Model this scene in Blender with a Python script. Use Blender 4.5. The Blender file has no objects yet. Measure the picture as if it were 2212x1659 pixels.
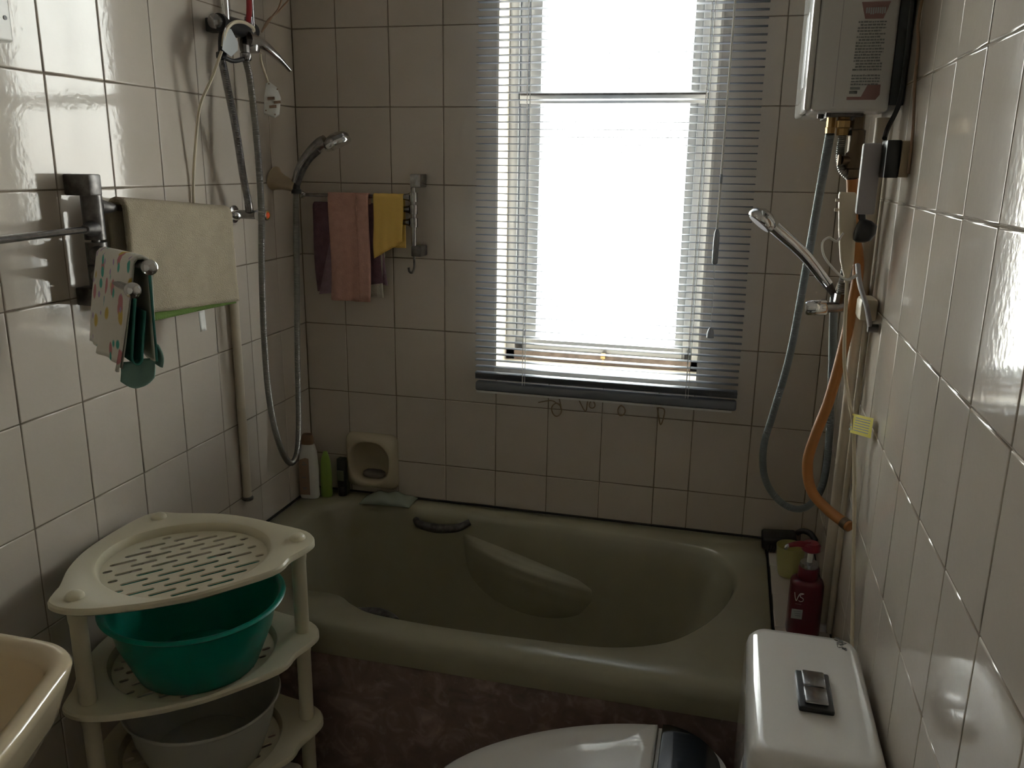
import bpy, bmesh, math, random
from mathutils import Vector, Matrix

# ------------------------------------------------------------------ camera, world, exposure
scene = bpy.context.scene
COL = scene.collection
W = 1.4548                      # room width (x), back wall at y = 0, floor z = 0
YF = -2.75                      # wall behind the camera
TH, TW = 0.1988, 0.15           # tile height / width
ZR2 = 1.45                      # a grout row
ZC = ZR2 + 5 * TH               # ceiling

def camera():
    yaw, pit, rol = .2504, .2549, .0144
    cy, sy, cp, sp = math.cos(yaw), math.sin(yaw), math.cos(pit), math.sin(pit)
    f = Vector((-sy * cp, cy * cp, -sp)); r = Vector((cy, sy, 0)); u = r.cross(f)
    cr, sr = math.cos(rol), math.sin(rol)
    r2, u2 = cr * r + sr * u, cr * u - sr * r
    m = Matrix((r2, u2, -f)).transposed().to_4x4()
    m.translation = Vector((1.1833, -2.1923, 1.5057))
    cd = bpy.data.cameras.new('camera'); cd.sensor_fit = 'HORIZONTAL'; cd.sensor_width = 36
    cd.lens = 1819.76 / 2212 * 36; cd.clip_start = .01
    c = bpy.data.objects.new('camera', cd); COL.objects.link(c); c.matrix_world = m
    scene.camera = c
camera()

world = bpy.data.worlds.new('sky'); scene.world = world; world.use_nodes = True
bg = world.node_tree.nodes['Background']
bg.inputs[1].default_value = 17.0
_tc = world.node_tree.nodes.new('ShaderNodeTexCoord'); _sx = world.node_tree.nodes.new('ShaderNodeSeparateXYZ'); _rp = world.node_tree.nodes.new('ShaderNodeValToRGB')
world.node_tree.links.new(_tc.outputs['Generated'], _sx.inputs[0]); world.node_tree.links.new(_sx.outputs['Z'], _rp.inputs[0]); world.node_tree.links.new(_rp.outputs[0], bg.inputs[0])
_e = _rp.color_ramp.elements          # overcast sky above the horizon, duller street level below it
_e[0].position = 0.0; _e[0].color = (.52, .48, .45, 1); _e[1].position = .22; _e[1].color = (1.0, .975, .945, 1)
vs = scene.view_settings
vs.view_transform = 'Standard'; vs.look = 'None'; vs.exposure = 0.95; vs.gamma = 1.0; vs.use_curve_mapping = False
try:
    scene.cycles.max_bounces = 12; scene.cycles.diffuse_bounces = 8; scene.cycles.glossy_bounces = 6
    scene.cycles.transparent_max_bounces = 16; scene.cycles.sample_clamp_indirect = 8
    scene.cycles.use_denoising = True
except Exception:
    pass

# ------------------------------------------------------------------ materials
def nmat(name):
    m = bpy.data.materials.new(name); m.use_nodes = True
    nt = m.node_tree; b = nt.nodes['Principled BSDF']
    return m, nt, b
def mat(name, col, rough=.5, metal=0, bump=0, bscale=80, vary=0, vscale=8, col2=None, sub=0, coat=0, spec=None, trans=0):
    m, nt, b = nmat(name)
    b.inputs['Base Color'].default_value = (*col, 1); b.inputs['Roughness'].default_value = rough
    b.inputs['Metallic'].default_value = metal
    if coat: b.inputs['Coat Weight'].default_value = coat; b.inputs['Coat Roughness'].default_value = .05
    if spec is not None: b.inputs['Specular IOR Level'].default_value = spec
    if trans: b.inputs['Transmission Weight'].default_value = trans
    if sub: b.inputs['Subsurface Weight'].default_value = sub; b.inputs['Subsurface Radius'].default_value = (.01, .01, .01)
    tc = nt.nodes.new('ShaderNodeTexCoord')
    if vary or col2:
        n = nt.nodes.new('ShaderNodeTexNoise'); n.inputs['Scale'].default_value = vscale; n.inputs['Detail'].default_value = 4
        nt.links.new(tc.outputs['Object'], n.inputs['Vector'])
        mx = nt.nodes.new('ShaderNodeMix'); mx.data_type = 'RGBA'
        mx.inputs[6].default_value = (*col, 1)
        mx.inputs[7].default_value = (*(col2 or tuple(c * (1 - vary) for c in col)), 1)
        mr = nt.nodes.new('ShaderNodeMapRange'); mr.inputs[1].default_value = .35; mr.inputs[2].default_value = .68
        nt.links.new(n.outputs[0], mr.inputs[0]); nt.links.new(mr.outputs[0], mx.inputs[0])
        nt.links.new(mx.outputs[2], b.inputs['Base Color'])
    if bump:
        n2 = nt.nodes.new('ShaderNodeTexNoise'); n2.inputs['Scale'].default_value = bscale; n2.inputs['Detail'].default_value = 3
        nt.links.new(tc.outputs['Object'], n2.inputs['Vector'])
        bp = nt.nodes.new('ShaderNodeBump'); bp.inputs['Strength'].default_value = 1; bp.inputs['Distance'].default_value = bump
        nt.links.new(n2.outputs[0], bp.inputs['Height']); nt.links.new(bp.outputs[0], b.inputs['Normal'])
    return m

def tile_mat():
    m, nt, b = nmat('glazed_tile')
    N = nt.nodes; L = nt.links
    oi = N.new('ShaderNodeObjectInfo'); tc = N.new('ShaderNodeTexCoord')
    mx = N.new('ShaderNodeMix'); mx.data_type = 'RGBA'
    mx.inputs[6].default_value = (.55, .495, .43, 1); mx.inputs[7].default_value = (.59, .53, .465, 1)
    L.new(oi.outputs['Random'], mx.inputs[0])
    n0 = N.new('ShaderNodeTexNoise'); n0.inputs['Scale'].default_value = 9; n0.inputs['Detail'].default_value = 3
    geo = N.new('ShaderNodeNewGeometry'); L.new(geo.outputs['Position'], n0.inputs['Vector'])
    mx2 = N.new('ShaderNodeMix'); mx2.data_type = 'RGBA'; mx2.inputs[7].default_value = (.53, .48, .40, 1)
    mr = N.new('ShaderNodeMapRange'); mr.inputs[1].default_value = .4; mr.inputs[2].default_value = .7; mr.inputs[4].default_value = .5
    L.new(n0.outputs[0], mr.inputs[0]); L.new(mr.outputs[0], mx2.inputs[0]); L.new(mx.outputs[2], mx2.inputs[6])
    L.new(mx2.outputs[2], b.inputs['Base Color'])
    b.inputs['Roughness'].default_value = .075; b.inputs['IOR'].default_value = 1.41
    n = N.new('ShaderNodeTexNoise'); n.inputs['Scale'].default_value = 85; n.inputs['Detail'].default_value = 3
    L.new(geo.outputs['Position'], n.inputs['Vector'])
    bp = N.new('ShaderNodeBump'); bp.inputs['Strength'].default_value = 1; bp.inputs['Distance'].default_value = .00015
    L.new(n.outputs[0], bp.inputs['Height']); L.new(bp.outputs[0], b.inputs['Normal'])
    return m

def marble_mat():
    m, nt, b = nmat('brown_marbled_panel'); N = nt.nodes; L = nt.links
    tc = N.new('ShaderNodeTexCoord')
    n1 = N.new('ShaderNodeTexNoise'); n1.inputs['Scale'].default_value = 20; n1.inputs['Detail'].default_value = 8; n1.inputs['Distortion'].default_value = 1.2
    L.new(tc.outputs['Object'], n1.inputs['Vector'])
    cr = N.new('ShaderNodeValToRGB'); e = cr.color_ramp.elements
    e[0].position = .3; e[0].color = (.19, .145, .135, 1); e[1].position = .72; e[1].color = (.46, .34, .31, 1)
    k = cr.color_ramp.elements.new(.52); k.color = (.27, .195, .175, 1)
    L.new(n1.outputs[0], cr.inputs[0])
    n2 = N.new('ShaderNodeTexNoise'); n2.inputs['Scale'].default_value = 22; n2.inputs['Detail'].default_value = 6; n2.inputs['Distortion'].default_value = 2
    L.new(tc.outputs['Object'], n2.inputs['Vector'])
    mr = N.new('ShaderNodeMapRange'); mr.inputs[1].default_value = .6; mr.inputs[2].default_value = .75; mr.inputs[4].default_value = .55
    L.new(n2.outputs[0], mr.inputs[0])
    mx = N.new('ShaderNodeMix'); mx.data_type = 'RGBA'; mx.inputs[7].default_value = (.52, .42, .37, 1)
    L.new(mr.outputs[0], mx.inputs[0]); L.new(cr.outputs[0], mx.inputs[6]); L.new(mx.outputs[2], b.inputs['Base Color'])
    b.inputs['Roughness'].default_value = .35
    return m

def floral_mat():
    m, nt, b = nmat('printed_towel'); N = nt.nodes; L = nt.links
    tc = N.new('ShaderNodeTexCoord')
    last = None
    base = (.74, .72, .66, 1)
    specs = [(20, .30, (.55, .24, .26, 1), 0.0), (24, .27, (.10, .42, .36, 1), 3.1), (17, .24, (.62, .47, .13, 1), 7.7), (30, .2, (.45, .33, .55, 1), 12.4)]
    for sc_, th, colr, off in specs:
        mp = N.new('ShaderNodeMapping'); mp.inputs['Location'].default_value = (off, off * 1.7, off * .6)
        L.new(tc.outputs['Object'], mp.inputs[0])
        v = N.new('ShaderNodeTexVoronoi'); v.inputs['Scale'].default_value = sc_
        L.new(mp.outputs[0], v.inputs['Vector'])
        mr = N.new('ShaderNodeMapRange'); mr.inputs[1].default_value = th; mr.inputs[2].default_value = th - .05
        L.new(v.outputs['Distance'], mr.inputs[0])
        mx = N.new('ShaderNodeMix'); mx.data_type = 'RGBA'; mx.inputs[7].default_value = colr
        if last is None: mx.inputs[6].default_value = base
        else: L.new(last, mx.inputs[6])
        L.new(mr.outputs[0], mx.inputs[0]); last = mx.outputs[2]
    L.new(last, b.inputs['Base Color']); b.inputs['Roughness'].default_value = .95
    b.inputs['Specular IOR Level'].default_value = .1
    return m

def pane_mat():
    m = bpy.data.materials.new('window_glass'); m.use_nodes = True; nt = m.node_tree
    for n in list(nt.nodes): nt.nodes.remove(n)
    o = nt.nodes.new('ShaderNodeOutputMaterial'); mx = nt.nodes.new('ShaderNodeMixShader')
    t = nt.nodes.new('ShaderNodeBsdfTransparent'); g = nt.nodes.new('ShaderNodeBsdfGlossy'); g.inputs['Roughness'].default_value = .05
    t.inputs[0].default_value = (.93, .97, .96, 1)
    mx.inputs[0].default_value = .06
    nt.links.new(t.outputs[0], mx.inputs[1]); nt.links.new(g.outputs[0], mx.inputs[2]); nt.links.new(mx.outputs[0], o.inputs[0])
    return m

def corrugated(name, col, rough, scale):
    m = mat(name, col, rough, 1.0)
    return m

M = {}
M['tile'] = tile_mat()
M['grout'] = mat('grout', (.24, .195, .145), .9, bump=.0006, bscale=300, vary=.4, vscale=20)
M['plaster'] = mat('wall_plaster', (.62, .58, .52), .8)
M['ceiling'] = mat('ceiling_paint', (.75, .73, .69), .9)
M['floor'] = mat('floor_tile', (.20, .165, .14), .4, vary=.4, vscale=12)
M['tub'] = mat('sage_acrylic', (.335, .318, .228), .22, vary=.12, vscale=5, coat=.3)
M['mould'] = mat('black_sealant', (.03, .025, .02), .8)
M['marble'] = marble_mat()
M['ceramic'] = mat('white_ceramic', (.80, .78, .75), .07, coat=.5)
M['creamceramic'] = mat('cream_ceramic', (.74, .62, .43), .1, coat=.4)
M['ivory'] = mat('ivory_ceramic', (.56, .49, .36), .25)
M['chrome'] = mat('chrome', (.72, .72, .73), .12, 1)
M['oldchrome'] = mat('tarnished_chrome', (.34, .33, .33), .24, 1, vary=.35, vscale=60)
M['gunmetal'] = mat('dark_tarnished_metal', (.16, .15, .145), .38, .75, vary=.5, vscale=70)
M['brass'] = mat('brass', (.48, .33, .15), .35, 1)
M['darkbrass'] = mat('dark_brass', (.16, .12, .08), .4, .8)
M['alu'] = mat('grey_aluminium', (.48, .49, .50), .35, .4)
M['slat'] = mat('slat_grey_aluminium', (.19, .205, .235), .42, .3)
M['blindgrey'] = mat('blind_plastic', (.30, .33, .38), .4)
M['glass'] = pane_mat()
M['white'] = mat('white_plastic', (.72, .71, .68), .3)
M['heater'] = mat('white_enamel', (.58, .57, .545), .16, coat=.3)
M['heaterdark'] = mat('dark_heater_back', (.035, .04, .045), .5)
M['print'] = mat('grey_print', (.20, .21, .21), .7)
M['maroon'] = mat('maroon_print', (.30, .17, .16), .6)
M['black'] = mat('black_plastic', (.012, .012, .014), .35)
M['blackgloss'] = mat('black_gloss', (.006, .008, .012), .06, coat=.6)
M['greyplastic'] = mat('grey_plastic', (.34, .32, .33), .45)
M['beigeplastic'] = mat('beige_plastic', (.40, .32, .21), .5)
M['cream'] = mat('cream_plastic', (.62, .54, .40), .42)
M['pvc'] = mat('cream_pvc_pipe', (.60, .53, .42), .45, vary=.15, vscale=15)
M['rack'] = mat('ivory_plastic', (.66, .61, .46), .28, sub=.05)
M['tealp'] = mat('teal_plastic', (.0, .235, .165), .3, sub=.03)
M['palep'] = mat('pale_grey_plastic', (.48, .48, .42), .35)
M['hose'] = mat('metal_hose', (.27, .26, .24), .3, 1)
M['hosegrey'] = mat('grey_pvc_hose', (.20, .225, .24), .32, .2)
M['orange'] = mat('orange_rubber', (.42, .17, .045), .5)
M['beige_terry'] = mat('beige_terry', (.43, .375, .28), .98, bump=.0022, bscale=420, vary=.1, vscale=30, spec=.05)
M['white_terry'] = mat('white_terry', (.62, .60, .52), .98, bump=.002, bscale=320, spec=.05)
M['green_terry'] = mat('green_terry', (.15, .23, .07), .98, bump=.002, bscale=320, spec=.05)
M['pink_terry'] = mat('pink_terry', (.62, .36, .30), .98, bump=.002, bscale=320, vary=.12, vscale=60, spec=.05)
M['purple_terry'] = mat('purple_terry', (.20, .115, .145), .98, bump=.0025, bscale=320, vary=.25, vscale=60, spec=.05)
M['lilac_terry'] = mat('lilac_terry', (.33, .22, .27), .98, bump=.0025, bscale=320, vary=.2, vscale=60, spec=.05)
M['yellow_cloth'] = mat('yellow_cloth', (.80, .55, .16), .95, bump=.0008, bscale=500, spec=.05)
M['floral'] = floral_mat()
M['teal_cloth'] = mat('teal_cloth', (.06, .22, .19), .95, spec=.05)
M['yellow_tag'] = mat('yellow_label', (.62, .52, .03), .5)
M['red_tape'] = mat('red_tape', (.48, .03, .05), .4)
M['redp'] = mat('deep_red_plastic', (.11, .006, .016), .28, coat=.2)
M['redcap'] = mat('red_plastic', (.19, .013, .028), .3)
M['redjewel'] = mat('red_indicator', (.75, .10, .03), .25)
M['silver'] = mat('silver_plastic', (.45, .45, .46), .25, .8)
M['brownp'] = mat('brown_plastic', (.27, .17, .11), .4)
M['tanlabel'] = mat('tan_label', (.33, .23, .17), .5)
M['greenp'] = mat('lime_plastic', (.25, .38, .07), .35)
M['darkgreen'] = mat('dark_green_card', (.10, .11, .07), .6)
M['pouch'] = mat('clear_pouch', (.26, .30, .25), .12, coat=.3)
M['soap'] = mat('grey_soap', (.20, .18, .16), .6)
M['cup'] = mat('yellow_green_plastic', (.52, .50, .22), .35, sub=.05)
M['holder'] = mat('aged_tan_plastic', (.42, .33, .22), .5)
M['brownholder'] = mat('aged_brown_plastic', (.26, .15, .08), .5)
M['vine'] = mat('dry_vine', (.24, .17, .10), .8)
M['sill'] = mat('sill_tile', (.70, .64, .55), .3)
M['rust'] = mat('rusty_paint', (.34, .26, .22), .6, vary=.4, vscale=40)
M['whiteprint'] = mat('white_print', (.70, .68, .68), .5)
M['labelgrey'] = mat('pale_label', (.40, .42, .43), .5)

# ------------------------------------------------------------------ mesh helpers
ORG = {}
rnd = random.Random(7)
class B:
    """collects shapes in world coordinates"""
    def __init__(s): s.bm = bmesh.new()
    def box(s, x0, x1, y0, y1, z0, z1, bev=0, seg=2, rot=None):
        b2 = bmesh.new()
        bmesh.ops.create_cube(b2, size=1)
        c = Vector(((x0 + x1) / 2, (y0 + y1) / 2, (z0 + z1) / 2))
        bmesh.ops.scale(b2, vec=(abs(x1 - x0), abs(y1 - y0), abs(z1 - z0)), verts=b2.verts)
        if bev: bmesh.ops.bevel(b2, geom=b2.edges[:], offset=bev, segments=seg, profile=.5, affect='EDGES')
        m = Matrix.Translation(c) @ (rot.to_4x4() if rot else Matrix.Identity(4))
        b2.transform(m); s.join(b2); return s
    def join(s, b2):
        me = bpy.data.meshes.new('tmp'); b2.to_mesh(me); b2.free(); s.bm.from_mesh(me); bpy.data.meshes.remove(me)
    def ringface(s, rings, cap0=True, cap1=True, close=True):
        bm = s.bm; vr = [[bm.verts.new(p) for p in r] for r in rings]
        for a, b in zip(vr, vr[1:]):
            n = len(a)
            for i in range(n if close else n - 1):
                j = (i + 1) % n
                try: bm.faces.new((a[i], a[j], b[j], b[i]))
                except ValueError: pass
        if cap0: bm.faces.new(list(reversed(vr[0])))
        if cap1: bm.faces.new(vr[-1])
        return vr
    def lathe(s, prof, c=(0, 0, 0), axis=(0, 0, 1), n=32, cap0=True, cap1=True, sx=1, sy=1):
        ax = Vector(axis).normalized()
        q = Vector((0, 0, 1)).rotation_difference(ax).to_matrix(); c = Vector(c)
        rings = [[c + q @ Vector((r * sx * math.cos(2 * math.pi * i / n), r * sy * math.sin(2 * math.pi * i / n), h)) for i in range(n)] for r, h in prof]
        s.ringface(rings, cap0, cap1); return s
    def cyl(s, p0, p1, r, n=20, r1=None):
        p0, p1 = Vector(p0), Vector(p1); d = p1 - p0
        s.lathe([(r, 0), (r if r1 is None else r1, d.length)], p0, d, n); return s
    def tube(s, pts, r, n=12, smooth=8, rib=0, ribn=0, flat=1.0, caps=True):
        P = spline([Vector(p) for p in pts], smooth) if smooth else [Vector(p) for p in pts]
        if rib:
            Lh = [0]
            for a, b in zip(P, P[1:]): Lh.append(Lh[-1] + (b - a).length)
            tot = Lh[-1]; k = max(2, int(tot / ribn) * 2); Q = []; j = 0
            for i in range(k + 1):
                t = tot * i / k
                while j < len(P) - 2 and Lh[j + 1] < t: j += 1
                f = (t - Lh[j]) / max(1e-9, Lh[j + 1] - Lh[j]); Q.append(P[j].lerp(P[j + 1], f))
            P = Q
        rings = []; up = Vector((.13, .31, .94)); prev = None
        for i, p in enumerate(P):
            d = (P[min(i + 1, len(P) - 1)] - P[max(i - 1, 0)]).normalized()
            if prev is None:
                a = d.cross(up)
                if a.length < .1: a = d.cross(Vector((1, 0, 0)))
                a.normalize()
            else:
                a = (prev - d * prev.dot(d)).normalized()
            prev = a; b = d.cross(a)
            rr = r(i / (len(P) - 1)) if callable(r) else r
            if rib: rr *= (1 + rib if i % 2 else 1 - rib)
            rings.append([p + rr * (math.cos(2 * math.pi * k / n) * a + flat * math.sin(2 * math.pi * k / n) * b) for k in range(n)])
        s.ringface(rings, caps, caps); return s
    def prism(s, outline, d0, d1, frame=None, bev=0, seg=2):
        """outline: 2D points; frame maps (u,v,w) to world; extruded w from d0 to d1"""
        f = frame or (lambda u, v, w: Vector((u, v, w)))
        b2 = bmesh.new()
        a = [b2.verts.new(Vector((u, v, d0))) for u, v in outline]; b = [b2.verts.new(Vector((u, v, d1))) for u, v in outline]
        n = len(a)
        b2.faces.new(list(reversed(a))); b2.faces.new(b)
        for i in range(n): b2.faces.new((a[i], a[(i + 1) % n], b[(i + 1) % n], b[i]))
        if bev:
            es = [e for e in b2.edges if len({round(v.co.z, 6) for v in e.verts}) == 1]
            bmesh.ops.bevel(b2, geom=es, offset=bev, segments=seg, profile=.5, affect='EDGES')
        for v in b2.verts: v.co = f(*v.co)
        s.join(b2); return s
    def grid(s, fn, nu, nv, wrap=False):
        vs_ = [[s.bm.verts.new(fn(i / nu, j / nv)) for j in range(nv + 1)] for i in range(nu + 1)]
        for i in range(nu):
            for j in range(nv): s.bm.faces.new((vs_[i][j], vs_[i + 1][j], vs_[i + 1][j + 1], vs_[i][j + 1]))
        return s

def spline(P, k):
    out = []
    n = len(P)
    for i in range(n - 1):
        p0 = P[i - 1] if i else P[0] * 2 - P[1]; p1, p2 = P[i], P[i + 1]; p3 = P[i + 2] if i + 2 < n else P[-1] * 2 - P[-2]
        for j in range(k):
            t = j / k
            out.append(.5 * ((2 * p1) + (p2 - p0) * t + (2 * p0 - 5 * p1 + 4 * p2 - p3) * t * t + (3 * p1 - p0 - 3 * p2 + p3) * t ** 3))
    out.append(P[-1]); return out

def rrect(cx, cy, w, h, r, n=5):
    out = []
    for sx, sy, a0 in ((1, 1, 0), (-1, 1, 90), (-1, -1, 180), (1, -1, 270)):
        for i in range(n + 1):
            a = math.radians(a0 + 90 * i / n)
            out.append((cx + sx * (w / 2 - r) + r * math.cos(a), cy + sy * (h / 2 - r) + r * math.sin(a)))
    return out

def obj(name, b, m, parent=None, smooth=True, sol=0, angle=40, soloff=0):
    bm = b.bm
    bmesh.ops.recalc_face_normals(bm, faces=bm.faces[:])
    me = bpy.data.meshes.new(name)
    if parent is not None: o_ = ORG[parent.name]
    else:
        xs = [v.co for v in bm.verts]
        lo = [min(v[k] for v in xs) for k in range(3)]; hi = [max(v[k] for v in xs) for k in range(3)]
        o_ = Vector(((lo[0] + hi[0]) / 2, (lo[1] + hi[1]) / 2, lo[2]))
    bm.transform(Matrix.Translation(-o_))
    bm.to_mesh(me); bm.free()
    me.materials.append(M[m] if isinstance(m, str) else m)
    if smooth:
        me.polygons.foreach_set('use_smooth', [True] * len(me.polygons))
        try: me.set_sharp_from_angle(angle=math.radians(angle))
        except Exception: pass
    o = bpy.data.objects.new(name, me); COL.objects.link(o)
    if parent is not None: o.parent = parent
    else: o.location = o_
    ORG[o.name] = o_
    if sol:
        md = o.modifiers.new('thickness', 'SOLIDIFY'); md.thickness = sol; md.offset = soloff
    return o

def tag(o, label, cat, group=None, kind=None):
    o['label'] = label; o['category'] = cat
    if group: o['group'] = group
    if kind: o['kind'] = kind
    return o
def thing(name, label, cat, loc, group=None):
    o = bpy.data.objects.new(name, None); COL.objects.link(o); o.location = loc; o.empty_display_size = .05
    ORG[o.name] = Vector(loc); return tag(o, label, cat, group)
def structure(o, label, cat): return tag(o, label, cat, kind='structure')

# ------------------------------------------------------------------ room shell
OX0, OX1, OZ0, OZ1 = .5766, 1.1195, .963, 2.2452        # window opening
G = .0016                                               # grout recess
NX0, NX1, NZ0, NZ1 = .130, .264, .583, .715             # soap niche
wb = B().box(-.12, NX0, G, .2, 0, ZC).box(NX1, OX0 - .006, G, .2, 0, ZC).box(NX0, NX1, G, .2, 0, NZ0).box(NX0, NX1, G, .2, NZ1, ZC).box(NX0, NX1, .085, .2, NZ0, NZ1).box(OX1 + .006, W + .12, G, .2, 0, ZC).box(OX0 - .006, OX1 + .006, G, .2, 0, OZ0 - .006).box(OX0 - .006, OX1 + .006, G, .2, OZ1 + .006, ZC)
wall_back = structure(obj('wall_back', wb, 'grout', smooth=False), 'cream tiled wall with the window above the bathtub', 'wall')
wall_left = structure(obj('wall_left', B().box(-.12, -G, YF, G, 0, ZC), 'grout', smooth=False), 'cream tiled wall with towel rack and shower mixer', 'wall')
wall_right = structure(obj('wall_right', B().box(W + G, W + .12, YF, G, 0, ZC), 'grout', smooth=False), 'cream tiled wall beside the toilet cistern', 'wall')
wall_front = structure(obj('wall_front', B().box(-.12, W + .12, YF - .12, YF, 0, ZC), 'plaster', smooth=False), 'plain wall facing the window', 'wall')
floor = structure(obj('floor', B().box(-.12, W + .12, YF, .2, -.1, 0), 'floor', smooth=False), 'dark brown bathroom floor', 'floor')
ceiling = structure(obj('ceiling', B().box(-.12, W + .12, YF, .2, ZC, ZC + .1), 'ceiling', smooth=False), 'pale painted bathroom ceiling', 'ceiling')

TM = {}
def tile_mesh(w, h):
    key = (round(w, 4), round(h, 4))
    if key in TM: return TM[key]
    r = .0019; t = .006
    rings = []
    for ins, d in ((0, t), (0, r), (r * .3, r * .3), (r, 0), (r + .0008, 0)):
        rings.append([(-w / 2 + ins, -h / 2 + ins, -d), (w / 2 - ins, -h / 2 + ins, -d), (w / 2 - ins, h / 2 - ins, -d), (-w / 2 + ins, h / 2 - ins, -d)])
    V = [p for q in rings for p in q]; F = [(16, 17, 18, 19)]
    for k in range(4):
        for i in range(4):
            j = (i + 1) % 4; F.append((k * 4 + i, k * 4 + j, k * 4 + 4 + j, k * 4 + 4 + i))
    me = bpy.data.meshes.new('tile'); me.from_pydata(V, [], F); me.update(); me.materials.append(M['tile']); TM[key] = me
    me.polygons.foreach_set('use_smooth', [True] * len(me.polygons))
    return me
trnd = random.Random(3)
def tile(parent, c, w, h, ux, uy, jit=1):
    gap = .0018
    if w - gap < .006 or h - gap < .006: return
    me = tile_mesh(w - gap, h - gap)
    o = bpy.data.objects.new('tile', me); COL.objects.link(o)
    ux, uy = Vector(ux), Vector(uy); uz = ux.cross(uy)
    rx = Matrix.Rotation(trnd.gauss(0, .0022) * jit, 3, 'X') @ Matrix.Rotation(trnd.gauss(0, .0022) * jit, 3, 'Y')
    m = (Matrix((ux, uy, uz)).transposed() @ rx).to_4x4()
    m.translation = Vector(c) + uz * trnd.uniform(-.0003, .0003) * jit - ORG[parent.name]
    o.parent = parent; o.matrix_local = m
ROWS = [0] + [ZR2 + k * TH for k in range(-7, 6)]
BX = [0] + [.1266 + .15 * k for k in range(7)] + [1.1195, 1.2695, 1.4195, W]
for x0, x1 in zip(BX, BX[1:]):
    for z0, z1 in zip(ROWS, ROWS[1:]):
        if z1 < .545: continue
        inw = x0 > OX0 - .01 and x1 < OX1 + .01
        if inw and z0 >= OZ0 and z1 <= OZ1 + .01: continue
        if inw and z0 < OZ0 < z1: z1 = OZ0
        if .12 < x0 < .13:                        # tiles cut around the soap dish
            if z0 < NZ0 < z1: z1 = .574
            elif z0 < NZ1 < z1: z0 = .724
        tile(wall_back, ((x0 + x1) / 2, 0, (z0 + z1) / 2), x1 - x0, z1 - z0, (1, 0, 0), (0, 0, 1))
def side_tiles(parent, x, ys, ux):
    for y0, y1 in zip(ys, ys[1:]):
        for z0, z1 in zip(ROWS, ROWS[1:]):
            if z1 < .545 and y1 > -.70: continue
            tile(parent, (x, (y0 + y1) / 2, (z0 + z1) / 2), y0 - y1, z1 - z0, ux, (0, 0, 1))
side_tiles(wall_left, 0, [0] + [-.1404 - .15 * k for k in range(17)] + [YF], (0, 1, 0))
side_tiles(wall_right, W, [0] + [-.1377 - .15 * k for k in range(17)] + [YF], (0, -1, 0))

# ------------------------------------------------------------------ window
win = structure(thing('window_1', 'bright aluminium sliding window behind the grey blind', 'window', (.848, .1, OZ0)), 'bright aluminium sliding window behind the grey blind', 'window')
b = B().box(OX0 - .005, OX1 + .005, -.004, .2, OZ0 - .022, OZ0, .002)
obj('window_sill', b, 'sill', win)
b = B().box(OX0 - .006, OX0, -.001, .2, OZ0, OZ1); obj('reveal', b, 'sill', win, smooth=False)
b = B().box(OX1, OX1 + .006, -.001, .2, OZ0, OZ1); obj('reveal', b, 'sill', win, smooth=False)
b = B().box(OX0, OX1, -.001, .2, OZ1, OZ1 + .006); obj('reveal', b, 'sill', win, smooth=False)
y0, y1 = .105, .165
def fr(name, x0, x1, ya, yb, z0, z1, m='alu'): return obj(name, B().box(x0, x1, ya, yb, z0, z1, .002), m, win)
fr('frame_jamb', OX0, OX0 + .026, y0, y1, OZ0, OZ1); fr('frame_jamb', OX1 - .022, OX1, y0, y1, OZ0, OZ1)
fr('frame_head', OX0, OX1, y0, y1, OZ1 - .03, OZ1); fr('frame_track', OX0, OX1, y0, y1, OZ0, OZ0 + .03, 'rust')
fr('sash_stile', OX0 + .026, OX0 + .046, y0 + .012, y1 - .03, OZ0 + .03, OZ1 - .03)
fr('sash_stile', OX0 + .046, OX0 + .082, y0 + .022, y1 - .012, OZ0 + .03, OZ1 - .03)
fr('sash_stile', OX1 - .068, OX1 - .046, y0 + .022, y1 - .012, OZ0 + .03, OZ1 - .03)
fr('sash_stile', OX1 - .046, OX1 - .022, y0 + .012, y1 - .03, OZ0 + .03, OZ1 - .03)
mr_ = fr('meeting_rail', OX0 + .028, OX1 - .024, y0 + .002, y1 - .02, 1.663, 1.695)
obj('rail_groove', B().box(OX0 + .03, OX1 - .026, y0 - .001, y0 + .004, 1.684, 1.691), 'gunmetal', mr_)
fr('bottom_rail', OX0 + .046, OX1 - .046, y0 + .008, y1 - .012, OZ0 + .03, OZ0 + .06)
for z0, z1 in ((OZ0 + .06, 1.663), (1.695, OZ1 - .03)):
    obj('glass_pane', B().box(OX0 + .082, OX1 - .068, .138, .141, z0, z1), 'glass', win, smooth=False)
lt = B().box(.853, .867, .088, .105, .985, .999, .002).cyl((.86, .092, .99), (.86, .092, .972), .003)
obj('latch', lt, 'brass', win)
for xx in (OX0 + .038, OX1 - .03):
    obj('corner_block', B().box(xx - .008, xx + .008, y0 - .002, y0 + .004, OZ0 + .032, OZ0 + .05, .001), 'black', win)

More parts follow.
